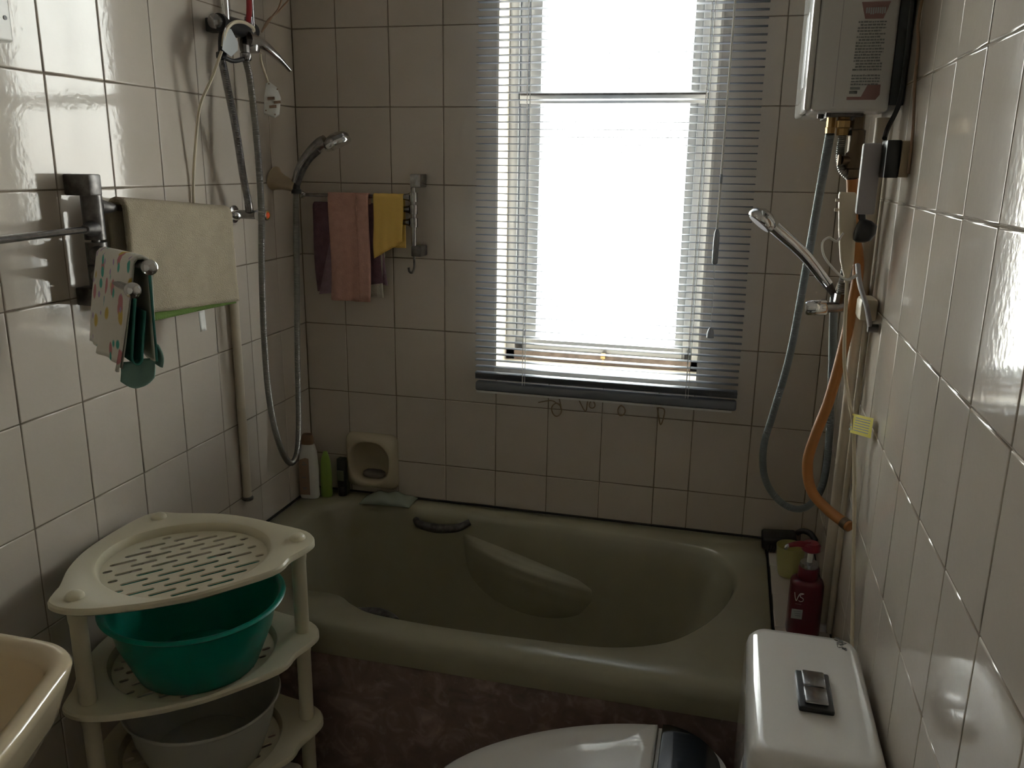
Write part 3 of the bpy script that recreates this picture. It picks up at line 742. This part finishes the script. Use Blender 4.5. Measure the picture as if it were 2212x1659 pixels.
for z, w, d, dx in ((1.380, .014, .016, -.004), (1.384, .026, .03, -.002), (1.396, .032, .036, .001), (1.410, .030, .034, .003), (1.418, .018, .02, .0), (1.421, .011, .011, -.006), (1.443, .010, .010, -.009)):
    rr.append([Vector((x, y, z)) for x, y in rrect(1.4095 + dx, -.565, w * 1.12, d, min(w, d) * .4, 4)])
b.ringface(rr, True, True); obj('plug_body', b, 'black', bp_)

# ------------------------------------------------------------------ pump bottle, cup and brush on the ledge
pb = thing('pump_bottle', 'dark red pump bottle with white lettering behind the cistern', 'bottle', (1.393, -.46, .545))
b = B(); rr = []
for z, w, d in ((.5465, .064, .05), (.550, .068, .054), (.64, .067, .053), (.662, .066, .052), (.668, .060, .047), (.672, .044, .038)):
    rr.append([Vector((x, y, z)) for x, y in rrect(1.392, -.47, w, d, min(w, d) * .32, 5)])
b.ringface(rr, True, True); bb = obj('bottle_body', b, 'redp', pb, angle=60)
obj('collar', B().lathe([(.0205, 0), (.0215, .003), (.0205, .024), (.019, .026)], (1.392, -.47, .6722), n=28), 'redp', pb)
obj('collar_ring', B().lathe([(.0185, 0), (.0192, .004), (.0185, .009), (.012, .010)], (1.392, -.47, .6985), n=28), 'silver', pb)
obj('pump_stem', B().cyl((1.392, -.47, .7085), (1.392, -.47, .734), .0055, 14), 'white', pb)
b = B().lathe([(.0165, 0), (.0195, .003), (.0190, .014), (.015, .018), (.0, .0185)], (1.392, -.47, .7342), n=24, cap1=False); hd_ = obj('pump_head', b, 'redcap', pb)
b = B().tube([(1.388, -.471, .746), (1.366, -.478, .750), (1.345, -.486, .747)], lambda t: .0085 - .004 * t, 12, 6); obj('pump_spout', b, 'redcap', hd_)
obj('spout_tip', B().tube([(1.3455, -.486, .747), (1.341, -.488, .745), (1.3405, -.488, .7395)], .0035, 10, 4), 'silver', hd_)
fy = -.4965
def st(pts, r=.0009): return B().tube([(x - .006, fy, z - .024) for x, z in pts], r, 6, 6)
obj('lettering', st([(1.3725, .672), (1.3745, .660), (1.3775, .6535), (1.380, .662), (1.384, .6705), (1.391, .671)]), 'whiteprint', bb)
obj('lettering', st([(1.391, .6705), (1.3845, .6675), (1.385, .663), (1.390, .660), (1.3905, .655), (1.386, .6525), (1.3815, .6545)]), 'whiteprint', bb)
obj('bottle_label', B().box(1.364, 1.386, fy - .0006, fy, .588, .610), 'labelgrey', bb)
b = B()
for i in range(3): b.box(1.368 + i * .002, 1.383, fy - .001, fy - .0006, .605 - i * .005, .6062 - i * .005)
obj('label_print', b, 'print', bb)
obj('printed_line', B().box(1.370, 1.382, fy - .0006, fy + .0005, .6215, .623), 'maroon', bb)
# cup
cp = thing('plastic_cup', 'yellow green plastic cup behind the red pump bottle', 'cup', (1.378, -.155, .545))
b = B(); b.lathe([(.001, 0), (.024, 0), (.026, .004), (.031, .040), (.0345, .076), (.033, .076), (.0295, .040), (.0245, .007), (.001, .005)], (1.3785, -.205, .5468), n=40, cap0=False, cap1=False); obj('cup_body', b, 'cup', cp)
# black brush
br = thing('bath_brush', 'black bath brush with a curved handle lying in the corner ledge', 'brush', (1.38, -.05, .545))
b = B().box(1.318, 1.405, -.085, -.02, .5495, .585, .008, 3, Matrix.Rotation(-.08, 3, 'Y')); obj('brush_block', b, 'black', br)
b = B().tube([(1.405, -.045, .588), (1.418, -.05, .598), (1.436, -.06, .597), (1.449, -.075, .585)], .0075, 10, 6); obj('curved_handle', b, 'black', br)
b = B()
for i in range(10):
    for j in range(3): b.cyl((1.334 + i * .008, -.072 - j * .004, .570), (1.333 + i * .008, -.083 - j * .004, .5475), .002, 5)
bo = obj('bristle', b, 'black', br); bo['kind'] = 'stuff'

# ------------------------------------------------------------------ things on the tub's back rim
def oval(cx, cy, w, d, z, n=28, rot=0):
    out = []
    for i in range(n):
        a = 2 * math.pi * i / n; x = math.copysign(abs(math.cos(a)) ** .75, math.cos(a)) * w / 2; y = math.copysign(abs(math.sin(a)) ** .75, math.sin(a)) * d / 2
        out.append(Vector((cx + x * math.cos(rot) - y * math.sin(rot), cy + x * math.sin(rot) + y * math.cos(rot), z)))
    return out
Z0 = .5462
sh = thing('shampoo_bottle', 'white shampoo bottle with brown cap at the corner of the bathtub rim', 'bottle', (.045, -.075, Z0))
cx, cy, ro = .034, -.086, .18
b = B(); b.ringface([oval(cx, cy, w, d, Z0 + z, rot=ro) for z, w, d in ((0, .052, .032), (.004, .056, .036), (.09, .056, .036), (.14, .050, .034), (.160, .040, .030), (.166, .034, .028))]); sbo = obj('bottle_body', b, 'white', sh, angle=60)
b = B(); b.ringface([oval(cx, cy, w, d, Z0 + z, rot=ro) for z, w, d in ((.1665, .037, .030), (.185, .034, .028), (.195, .028, .024))]); obj('cap', b, 'brownp', sh)
b = B()
q = Matrix.Rotation(ro, 3, 'Z')
def lab(u, v, w): return Vector((cx, cy, Z0)) + q @ Vector((u, -.0185 - w, v))
b.prism([(-.024, .014), (.006, .014), (.006, .125), (-.004, .128), (-.020, .122), (-.024, .11)], 0, .0006, lab); lo_ = obj('front_label', b, 'tanlabel', sbo)
b = B()
for v, u0, u1 in ((.106, -.014, .0), (.112, -.012, -.004), (.066, -.016, -.004), (.034, -.016, -.002), (.030, -.014, -.006)): b.prism([(u0, v), (u1, v), (u1, v + .003), (u0, v + .003)], .0006, .001, lab)
obj('label_print', b, 'print', lo_)
b = B(); b.ringface([oval(.078, -.066, w, d, Z0 + z, rot=.2) for z, w, d in ((0, .030, .020), (.004, .034, .024), (.07, .034, .024), (.11, .028, .02), (.135, .014, .014), (.14, .010, .010))])
tag(obj('green_bottle', b, 'greenp', angle=60), 'lime green bottle tucked beside the white shampoo bottle', 'bottle')
tag(obj('card_box', B().box(.094, .126, -.028, -.006, Z0, Z0 + .105, .002), 'darkgreen'), 'dull green box standing behind the black tube', 'box')
tb_ = thing('cosmetic_tube', 'black cosmetic tube standing on its cap left of the soap dish', 'tube', (.115, -.038, Z0))
tb_['label'] = 'black cosmetic tube standing on its cap beside the soap dish'
b = B(); b.lathe([(.0125, 0), (.0135, .002), (.0135, .028), (.0125, .030)], (.119, -.045, Z0), n=24); obj('cap', b, 'black', tb_)
b = B(); b.ringface([oval(.119, -.045, w, d, Z0 + z) for z, w, d in ((.0302, .027, .027), (.06, .029, .024), (.095, .031, .013), (.112, .032, .004))]); tt = obj('tube_body', b, 'black', tb_)
b = B().box(.110, .131, -.0605, -.0590, Z0 + .050, Z0 + .082, .0004, 1); obj('tube_label', b, 'darkgreen', tt)
b = B()
def pch(u, v):
    x = .195 + .150 * u; y = -.098 + .075 * v + .012 * u
    e = (math.sin(math.pi * u) * math.sin(math.pi * v)) ** .5
    return Vector((x, y, Z0 + .003 + .026 * e + .004 * math.sin(17 * u + 5 * v) * e))
b.grid(pch, 24, 12); tag(obj('plastic_pouch', b, 'pouch', sol=.004, soloff=-1, angle=80), 'crumpled clear plastic pouch lying on the bathtub rim', 'pouch')

# soap dish on the wall
sd_ = thing('soap_dish', 'ivory ceramic soap dish fixed to the tiles above the rim', 'soap dish', (.20, -.012, .565))
def plate(w, h, r, y, n=6, cx=.200, cz=.650, bulge=0):
    return [Vector((x, y, z)) for x, z in rrect(cx, cz, w, h, r, n)]
b = B()
rr = [plate(.162, .168, .022, -.001), plate(.162, .168, .022, -.008), plate(.154, .160, .024, -.018), plate(.142, .146, .05, -.026, cx=.198, cz=.648), plate(.130, .132, .052, -.028, cx=.197, cz=.649), plate(.122, .124, .050, -.024, cx=.197, cz=.649), plate(.118, .120, .048, .0, cx=.197, cz=.649), plate(.110, .112, .045, .055, cx=.197, cz=.649), plate(.08, .08, .03, .070, cx=.197, cz=.649)]
b.ringface(rr, False, True); sdo = obj('dish_frame', b, 'ivory', sd_, angle=60)
b = B()
for i in range(5): b.box(.191 + i * .0036, .1935 + i * .0036, -.0215, -.0195, .7225, .7225 + (.003 if i % 2 else .004))
obj('maker_mark', b, 'print', sdo)
b = B(); b.ringface([oval(.196, .014, w, d, .5925 + z) for z, w, d in ((0, .060, .030), (.005, .070, .034), (.014, .068, .032), (.019, .052, .024))]); tag(obj('soap_bar', b, 'soap', angle=60), 'worn grey soap bar resting in the ivory soap dish', 'soap')

# ------------------------------------------------------------------ cloth helper
def drape(p0, p1, fl, bl_, r=.012, nu=26, nv=40, seed=0, wav=.006, flare=0.0, fl2=None, side=None, backspread=.0):
    """sheet over a bar p0-p1: fl = front drop at p0 (fl2 at p1), bl_ = back drop; side = unit vector to the front"""
    p0, p1 = Vector(p0), Vector(p1); ax = (p1 - p0).normalized()
    fl2 = fl if fl2 is None else fl2
    s = Vector(side).normalized() if side else ax.cross(Vector((0, 0, 1))).normalized()
    rs = random.Random(seed); ph = [rs.uniform(0, 6.28) for _ in range(4)]
    b = B()
    def fn(u, v):
        L = fl * (1 - u) + fl2 * u; arc = math.pi * r; tot = L + arc + bl_; d = v * tot
        base = p0.lerp(p1, u)
        if d < L:
            h = L - d; k = h / max(L, .01); off = r + .5 * wav * k * (math.sin(11 * u + ph[0] + 2 * k) + .6 * math.sin(23 * u + ph[1])) + flare * k
            return base + s * off + Vector((0, 0, -h)) + ax * (.004 * k * math.sin(5 * k + ph[2]))
        if d < L + arc:
            a = (d - L) / r; return base + s * r * math.cos(a) + Vector((0, 0, r * math.sin(a)))
        h = d - L - arc; k = h / max(bl_, .01)
        return base - s * (r + .4 * wav * k * math.sin(9 * u + ph[3]) + backspread * k) + Vector((0, 0, -h))
    b.grid(fn, nu, nv); return b

# ------------------------------------------------------------------ swing-arm towel rack on the wall with the mixer
tr = thing('towel_rack', 'tarnished swing-arm towel rack on the wall beside the window reflection', 'towel rack', (.04, -.85, 1.23))
tr['label'] = 'tarnished swing-arm towel rack holding the beige and floral towels'
PX, PY = .045, -.862
for z0, z1 in ((1.440, 1.478), (1.238, 1.272)):
    obj('wall_bracket', B().box(.0012, .058, PY - .016, PY + .016, z0, z1, .003), 'gunmetal', tr)
obj('pivot_rod', B().cyl((PX, PY, 1.2725), (PX, PY, 1.4395), .0075, 16), 'gunmetal', tr)
def swing(z, end, m='oldchrome', droop=0, kn=.0115):
    e = Vector(end); s0 = Vector((PX, PY, z)); d = (e - s0); d.normalize()
    a = obj('swing_arm', B().tube([s0 + d * .05, e], .0058, 14, 0), m, tr)
    obj('arm_socket', B().lathe([(.0185, -.020), (.0185, .020)], s0, n=18).tube([s0 + d * .012, s0 + d * .03, s0 + d * .055], lambda t: .016 - .008 * t, 14, 3), 'gunmetal', a)
    obj('end_knob', B().lathe([(.006, -.004), (.009, 0), (kn, .008), (kn, .014), (kn * .6, .019), (0, .020)], e, d, 18, cap1=False), 'chrome', a)
swing(1.421, (.058, -.425, 1.383)); swing(1.381, (.225, -1.27, 1.397)); swing(1.336, (.352, -1.121, 1.352)); swing(1.294, (.345, -1.152, 1.322))
# beige towel and green edged towel on the arm along the wall
a0 = Vector((PX, PY, 1.421)); a1 = Vector((.058, -.425, 1.383))
def onarm(a, b_, y): t = (y - a.y) / (b_.y - a.y); return a.lerp(b_, t)
q0, q1 = onarm(a0, a1, -.80), onarm(a0, a1, -.462)
b = drape(q0, q1, .205, .17, .0165, nu=34, nv=46, seed=4, wav=.006, side=(1, .03, 0), fl2=.198)
tag(obj('bath_towel', b, 'beige_terry', sol=.009, angle=80), 'thick beige terry towel over the swing arm along the tiles', 'towel')
gq0, gq1 = onarm(a0, a1, -.745), onarm(a0, a1, -.455)
b = drape(gq0, gq1, .200, .18, .0085, nu=26, nv=40, seed=9, wav=.004, side=(1, .03, 0), fl2=.192)
gt = tag(obj('hand_towel', b, 'white_terry', sol=.004, angle=80), 'white towel with a green hem peeking from under the beige towel', 'towel')
b = B(); b.grid(lambda u, v: gq0.lerp(gq1, u) + Vector((.0085 + .001 * math.sin(9 * u), 0, -.2005 + .008 * u - .022 * v * (1 - .5 * u))), 20, 4); obj('green_hem', b, 'green_terry', gt, sol=.004)
b = B(); b.grid(lambda u, v: Vector((.066 + .002 * v, -.600 + .022 * u, 1.185 - .045 * v)), 3, 5); obj('care_label', b, 'white', gt, sol=.0006)
# floral towel on the jutting arm
c0 = Vector((PX, PY, 1.336)); c1 = Vector((.352, -1.121, 1.352))
f0, f1 = c0.lerp(c1, .20), c0.lerp(c1, .90)
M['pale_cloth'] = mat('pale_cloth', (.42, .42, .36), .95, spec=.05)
sidev = (c1 - c0).cross(Vector((0, 0, 1))); 
if sidev.y > 0: sidev = -sidev
b = drape(f0, f1, .150, .150, .0135, nu=30, nv=46, seed=21, wav=.010, side=sidev, fl2=.160, flare=.028, backspread=-.004)
ft = tag(obj('floral_towel', b, 'floral', sol=.004, angle=80), 'white towel printed with pink and teal shapes over the jutting arm', 'towel')
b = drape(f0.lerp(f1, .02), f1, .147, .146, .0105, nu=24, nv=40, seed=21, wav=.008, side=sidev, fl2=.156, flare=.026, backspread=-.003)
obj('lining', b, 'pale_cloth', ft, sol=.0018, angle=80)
s_ = sidev.normalized(); axf = (c1 - c0).normalized()
def strip(off0, off1, d0, d1, u0, u1):
    return lambda u, v: f1.lerp(f0, u0 + (u1 - u0) * u) + s_ * (off0 + (off1 - off0) * v) + Vector((0, 0, -(d0 + (d1 - d0) * v)))
b = B().grid(strip(-.010, -.009, .012, .150, -.012, .004), 2, 16); obj('teal_hem', b, 'teal_cloth', ft, sol=.003)
def gin(h): return .0075 + .024 * h / .16
def fold(u, v):
    w = .0075
    if v <= .3: h = .05 + .09 * v / .3; off = gin(h) - .002
    elif v >= .7: h = .14 - .07 * (v - .7) / .3; off = gin(h) - .002 - 2 * w
    else: a = math.pi * (v - .3) / .4; off, h = gin(.14) - .002 - w + w * math.cos(a), .14 + w * 1.6 * math.sin(a)
    return f1.lerp(f0, .30 * u) + s_ * off + Vector((0, 0, -h)) + axf * .003
b = B().grid(fold, 8, 24); obj('rolled_fold', b, 'teal_cloth', ft, sol=.0025, angle=80)
M['pale_teal_cloth'] = mat('pale_teal_cloth', (.22, .36, .31), .95, spec=.05)
b = B().grid(lambda u, v: f1.lerp(f0, .06) + axf * .006 * math.sin(6 * u + 2 * v) + s_ * (.040 - .050 * u + .004 * v) + Vector((0, 0, -.148 - v * (.030 + .016 * math.sin(math.pi * u)))), 12, 8); obj('loose_corner', b, 'pale_teal_cloth', ft, sol=.003, angle=80)
b = B().grid(lambda u, v: f1.lerp(f0, .2 * u) - s_ * (.012 + .006 * math.sin(2.6 * v)) + Vector((0, 0, -.125 - .036 * v)), 6, 8); obj('loose_corner', b, 'pale_teal_cloth', ft, sol=.004, angle=80)

# ------------------------------------------------------------------ towel rack on the window wall
tr2 = thing('towel_rail', 'chrome swing-arm towel rail on the window wall with coloured cloths', 'towel rail', (.36, -.03, 1.22))
for z0, z1 in ((1.443, 1.478), (1.262, 1.290)):
    obj('wall_bracket', B().box(.350, .379, -.052, -.0012, z0, z1, .003), 'gunmetal' if z0 < 1.3 else 'oldchrome', tr2)
obj('pivot_rod', B().cyl((.3565, -.045, 1.2905), (.3565, -.045, 1.4425), .007, 16), 'oldchrome', tr2)
obj('hook', B().tube([(.3565, -.045, 1.262), (.3565, -.045, 1.235), (.3515, -.047, 1.219), (.344, -.049, 1.221), (.342, -.050, 1.232)], .0032, 10, 8), 'gunmetal', tr2)
ends = [((.045, -.052, 1.418), 1.418), ((.085, -.0225, 1.386), 1.386), ((.15, -.020, 1.352), 1.352)]
for e, z in ends:
    s0 = Vector((.3565, -.045, z)); e = Vector(e); d = (e - s0).normalized()
    a = obj('swing_arm', B().tube([s0 + d * .03, e], .0048, 12, 0), 'oldchrome', tr2)
    obj('arm_socket', B().lathe([(.0112, -.012), (.0112, .012)], s0, n=16).tube([s0 + d * .008, s0 + d * .02, s0 + d * .038], lambda t: .011 - .005 * t, 12, 3), 'oldchrome', a)
    obj('end_knob', B().lathe([(.0045, -.003), (.006, 0), (.0105, .007), (.0105, .011), (.0, .012)], e, d, 16, cap1=False), 'chrome', a)
def rail_drape(arm, x0, x1, fl, bk, r, m, name, label, seed, wav=.005, fl2=None, sol=.004, cat='cloth', flare=0.0):
    e, z = ends[arm]; s0 = Vector((.3565, -.045, z)); e = Vector(e)
    P0 = s0.lerp(e, (x0 - s0.x) / (e.x - s0.x)); P1 = s0.lerp(e, (x1 - s0.x) / (e.x - s0.x))
    b = drape(P0, P1, fl, bk, r, nu=24, nv=40, seed=seed, wav=wav, side=(0, -1, 0), fl2=fl2, flare=flare)
    return tag(obj(name, b, m, sol=sol, angle=80), label, cat)
rail_drape(1, .056, .262, .235, .10, .0112, 'purple_terry', 'face_cloth', 'dark purple terry towel hanging behind the pink cloth', 3, wav=.003, fl2=.20, cat='towel')
rail_drape(0, .116, .232, .285, .22, .0085, 'pink_terry', 'face_cloth', 'long pink terry cloth on the rail beside the window', 5, wav=.007, sol=.005, cat='towel')
rail_drape(0, .246, .330, .165, .135, .0075, 'yellow_cloth', 'face_cloth', 'bright yellow cloth on the rail beside the window', 8, wav=.006, fl2=.118, sol=.002, cat='cloth')
b = B()
def lil(u, v):
    x = .075 + .09 * u + .06 * (1 - v) * (1 - u); return Vector((x, -.0385 - .002 * math.sin(6 * u), 1.325 - .16 * v - .02 * (1 - u) * v))
pk = [o for o in bpy.data.objects if o.get('label', '').startswith('long pink')][0]
obj('folded_edge', B().grid(lambda u, v: Vector((.203 + .032 * u, -.0675 - .002 * math.sin(4 * u + 3 * v), 1.4245 - .282 * v - .004 * u)), 6, 20), 'pink_terry', pk, sol=.005, angle=80)
# lilac fold of the purple towel
b.grid(lambda u, v: Vector((.070 + .115 * u + .040 * (1 - u) * (1 - v), -.0400 - .003 * math.sin(5 * u + 2 * v), 1.30 - .155 * v + .015 * u)), 14, 14)
pt = [o for o in bpy.data.objects if o.get('label', '').startswith('dark purple')][0]
obj('folded_corner', b, 'lilac_terry', pt, sol=.004, angle=80)
b = B().grid(lambda u, v: Vector((.205 + .060 * u + .010 * v, -.0385 - .002 * math.sin(7 * u), 1.265 - .075 * v - .012 * u * v)), 10, 8); obj('folded_corner', b, 'lilac_terry', pt, sol=.004, angle=80)
e, z = ends[2]
b = drape(Vector((.3565, -.045, 1.352)).lerp(Vector(e), .45), Vector((.3565, -.045, 1.352)).lerp(Vector(e), .64), .208, .1, .0062, nu=10, nv=30, seed=14, wav=.002, side=(0, -1, 0))
tag(obj('face_cloth', b, 'white_terry', sol=.003, angle=80), 'white cloth corner showing below the purple towel', 'cloth')

# ------------------------------------------------------------------ shower mixer, valve, hose and hand shower by the corner
mx_ = thing('shower_mixer', 'chrome and black shower mixer with red tape high on the corner tiles', 'mixer tap', (.05, -.35, 1.72))
obj('riser_pipe', B().cyl((.062, -.408, 1.79), (.062, -.408, 2.36), .0075, 16), 'chrome', mx_)
obj('riser_pipe', B().cyl((.062, -.302, 1.80), (.062, -.302, 2.36), .0070, 16), 'oldchrome', mx_)
obj('red_wrap', B().tube([(.064, -.322, 1.815), (.067, -.318, 1.85), (.065, -.315, 1.92), (.066, -.318, 2.02)], .0075, 10, 6, flat=.5), 'red_tape', mx_)
obj('mixer_body', B().cyl((.052, -.425, 1.800), (.052, -.285, 1.800), .019, 20).box(.002, .05, -.40, -.37, 1.785, 1.815, .003).box(.002, .05, -.325, -.295, 1.785, 1.815, .003), 'black', mx_)
obj('temperature_knob', B().lathe([(.010, 0), (.015, .004), (.0155, .016), (.010, .021), (0, .022)], (.052, -.426, 1.800), (0, -1, 0), 16, cap1=False), 'oldchrome', mx_)
obj('valve_bonnet', B().lathe([(.022, 0), (.024, .012), (.020, .03), (.012, .05), (.010, .075)], (.060, -.315, 1.752), (0, .05, 1), 18), 'oldchrome', mx_)
obj('spout', B().tube([(.058, -.330, 1.776), (.072, -.290, 1.772), (.085, -.245, 1.752), (.098, -.200, 1.722)], lambda t: .006 + .021 * (1 - t) ** 1.25, 16, 8, flat=.75), 'chrome', mx_)
obj('outlet_nut', B().lathe([(.011, 0), (.013, .003), (.013, .016), (.010, .018), (.010, .034)], (.068, -.348, 1.728), (0, .03, 1), 8), 'oldchrome', mx_)
obj('outlet_nut', B().lathe([(.011, 0), (.012, .003), (.012, .012), (.010, .014)], (.064, -.440, 1.722), (0, .1, 1), 8), 'black', mx_)
obj('outlet_bridge', B().tube([(.064, -.436, 1.728), (.066, -.40, 1.722), (.068, -.362, 1.730)], .005, 10, 4).tube([(.060, -.43, 1.735), (.056, -.42, 1.765), (.052, -.405, 1.79)], .009, 10, 4), 'black', mx_)
b = B().tube([(.068, -.348, 1.728), (.075, -.346, 1.68), (.086, -.352, 1.55), (.092, -.360, 1.40), (.088, -.368, 1.25), (.082, -.366, 1.08), (.080, -.358, .94), (.080, -.335, .83), (.079, -.300, .755), (.078, -.262, .718), (.076, -.225, .735), (.075, -.205, .82), (.073, -.19, 1.0), (.070, -.165, 1.22), (.067, -.148, 1.37), (.067, -.142, 1.425)], .0078, 12, 14, rib=.05, ribn=.0034)
tag(obj('shower_hose', b, 'hose'), 'long chrome shower hose looping from the mixer to the corner hand shower', 'hose')
b = B().tube([(.064, -.440, 1.722), (.066, -.432, 1.68), (.062, -.40, 1.58), (.054, -.37, 1.48), (.050, -.352, 1.43), (.049, -.345, 1.408)], .0085, 12, 12, rib=.06, ribn=.0036)
tag(obj('shower_hose', b, 'oldchrome'), 'short braided hose slanting from the mixer to the red-capped valve', 'hose')
hv = thing('stop_valve', 'chrome stop valve with a red centre cap on the corner tiles', 'valve', (.05, -.33, 1.36))
b = B().cyl((.0012, -.335, 1.379), (.062, -.335, 1.379), .0105, 16).lathe([(.021, 0), (.021, .003), (.014, .006)], (.0008, -.335, 1.379), (1, 0, 0), 20).cyl((.048, -.340, 1.386), (.048, -.343, 1.408), .0095, 10); obj('valve_body', b, 'oldchrome', hv)
b = B().lathe([(.011, 0), (.0135, .003), (.0135, .028), (.011, .031)], (.0625, -.335, 1.379), (1, 0, 0), 18); kb = obj('valve_knob', b, 'chrome', hv)
b = B().lathe([(.0075, 0), (.006, .0015), (0, .002)], (.0936, -.335, 1.379), (1, 0, 0), 16, cap1=False); obj('red_cap', b, 'redjewel', kb)
# holder and hand shower in the corner
ho = thing('shower_holder', 'tan cone shower holder on the tiles in the window corner', 'holder', (.0, -.139, 1.43))
b = B().lathe([(.034, 0), (.034, .003), (.026, .010), (.019, .030), (.0155, .052), (.0155, .066)], (.0008, -.139, 1.460), (1, 0, -.30), 26); hc = obj('cone', b, 'holder', ho)
for dz in (-.024, .024): obj('screw', B().cyl((.003, -.139 + dz * .1, 1.460 + dz), (.0085, -.139, 1.460 + dz), .0032, 8), 'brownp', hc)
hs2 = thing('hand_shower', 'chrome hand shower arching out of the tan holder in the corner', 'shower head', (.07, -.139, 1.43))
b = B().tube([(.066, -.139, 1.452), (.079, -.139, 1.484), (.102, -.139, 1.518), (.135, -.139, 1.548), (.155, -.139, 1.558)], lambda t: .0118 + .0035 * t, 16, 8); obj('handle', b, 'oldchrome', hs2)
b = B().tube([(.074, -.145, 1.447), (.091, -.145, 1.482), (.113, -.145, 1.511), (.140, -.145, 1.533)], .0072, 10, 8); obj('handle_inlay', b, 'gunmetal', hs2)
nr = Vector((.42, .05, -.90)).normalized(); ch = Vector((.186, -.142, 1.562))
b = B().lathe([(.001, -.015), (.012, -.0145), (.026, -.009), (.034, -.002), (.035, .006), (.032, .010), (.001, .010)], ch, nr, 28, False, False); hd2 = obj('spray_head', b, 'oldchrome', hs2)
b = B().lathe([(.034, 0), (.0355, .003), (.0355, .010), (.033, .013), (.001, .013)], ch + nr * .006, nr, 28, True, False); obj('spray_ring', b, 'chrome', hd2)
b = B().lathe([(.013, 0), (.013, .010), (.0095, .012), (.0095, .028)], (.067, -.1405, 1.424), (.02, 0, 1), 12); obj('hose_nut', b, 'black', hs2)

# cables hanging from the mixer: white plug and card
pl = thing('white_plug', 'white three-pin plug dangling on its cable below the mixer', 'plug', (.08, -.26, 1.60))
c3 = Vector((.075, -.262, 1.648)); qm = Matrix((Vector((.80, .55, .10)).normalized(), Vector((-.12, .0, 1)).normalized(), Vector((0, 0, 0))))
ux = Vector((.86, .50, .06)).normalized(); uz = Vector((-.10, .05, 1)); uz = (uz - ux * uz.dot(ux)).normalized(); uy = ux.cross(uz)
def pf(u, v, w): return c3 + ux * u + uz * v - uy * (-w)
b = B().prism([(-.018, -.030), (.006, -.041), (.018, -.034), (.026, .004), (.019, .028), (.004, .041), (-.006, .038), (-.013, .006)], -.008, .008, pf, .002); po = obj('plug_body', b, 'white', pl, angle=30)
for u0, v0, w0 in ((-.006, -.001, .017), (.008, -.010, .016), (-.004, -.020, .017)):
    b = B().prism([(u0, v0), (u0 + w0, v0 + .001), (u0 + w0, v0 + .007), (u0, v0 + .006)], .0085, .012, pf).prism([(u0, v0), (u0 + w0, v0 + .001), (u0 + w0, v0 + .007), (u0, v0 + .006)], -.012, -.0085, pf); obj('pin', b, 'brownp', po)
b = B()
for u0, v0 in ((0, .035), (.018, .022), (-.014, -.026), (.006, -.036)): b.prism([(u0, v0), (u0 + .003, v0), (u0 + .003, v0 + .003), (u0, v0 + .003)], .0082, .009, pf).prism([(u0, v0), (u0 + .003, v0), (u0 + .003, v0 + .003), (u0, v0 + .003)], -.009, -.0082, pf)
obj('screw_holes', b, 'brownp', po)
obj('plug_cable', B().tube([c3 + uz * .041, c3 + uz * .06 - ux * .004, (.070, -.285, 1.735), (.078, -.30, 1.75)], .0032, 8, 8), 'cream', pl)
cd_ = thing('cable_card', 'pale grey card tied to the looping cream cable of the mixer', 'card', (.08, -.42, 1.72))
def cf(u, v, w): return Vector((.086 + .012 * u, -.440 + u, 1.756 + v - .25 * u)) + Vector((.7, -.7, 0)) * w
b = B().prism([(-.030, -.026), (.002, -.030), (.030, -.006), (.034, .012), (.010, .030), (-.014, .024)], 0, .0015, cf); obj('card', b, 'labelgrey', cd_)
b = B().tube([(.082, -.460, 1.745), (.085, -.452, 1.775), (.088, -.425, 1.797), (.089, -.385, 1.805), (.088, -.345, 1.800), (.082, -.33, 1.795)], .0040, 8, 8); obj('cable_loop', b, 'cream', cd_)
b = B().tube([(.080, -.463, 1.735), (.060, -.475, 1.68), (.035, -.490, 1.62), (.020, -.495, 1.54), (.008, -.497, 1.46), (.006, -.499, 1.41)], .0034, 8, 8); obj('cable_tail', b, 'cream', cd_)
for i, (pts) in enumerate([[(.07, -.275, 1.80), (.085, -.245, 1.84), (.095, -.225, 1.87), (.11, -.205, 1.95), (.11, -.20, 2.05)], [(.07, -.275, 1.80), (.078, -.255, 1.83), (.09, -.215, 1.86), (.12, -.19, 1.92), (.12, -.19, 2.05)]]):
    obj('loose_wire', B().tube(pts, .0022, 6, 6), 'brownp', mx_)
# upright drain pipe on the tiles
b = B().tube([(.0122, -.378, .66), (.0122, -.378, .95), (.0122, -.378, 1.30)], .0112, 16, 0)
pp = tag(obj('wall_pipe', b, 'pvc'), 'cream upright pipe on the tiles under the beige towel', 'pipe')
obj('pipe_clip', B().lathe([(.0125, 0), (.0145, .002), (.0145, .007), (.0125, .009)], (.0132, -.378, .650), n=16), 'gunmetal', pp)
# white box on the wall at the picture edge
wbx = thing('wall_box', 'white plastic box with a dark screw hole high above the towel rack', 'box', (.03, -1.10, 1.68))
bx_ = obj('box_body', B().box(.0012, .05, -1.30, -.998, 1.682, 2.0, .006, 3), 'white', wbx)
obj('screw_hole', B().cyl((.0495, -1.012, 1.718), (.0508, -1.012, 1.718), .0035, 10), 'black', bx_)
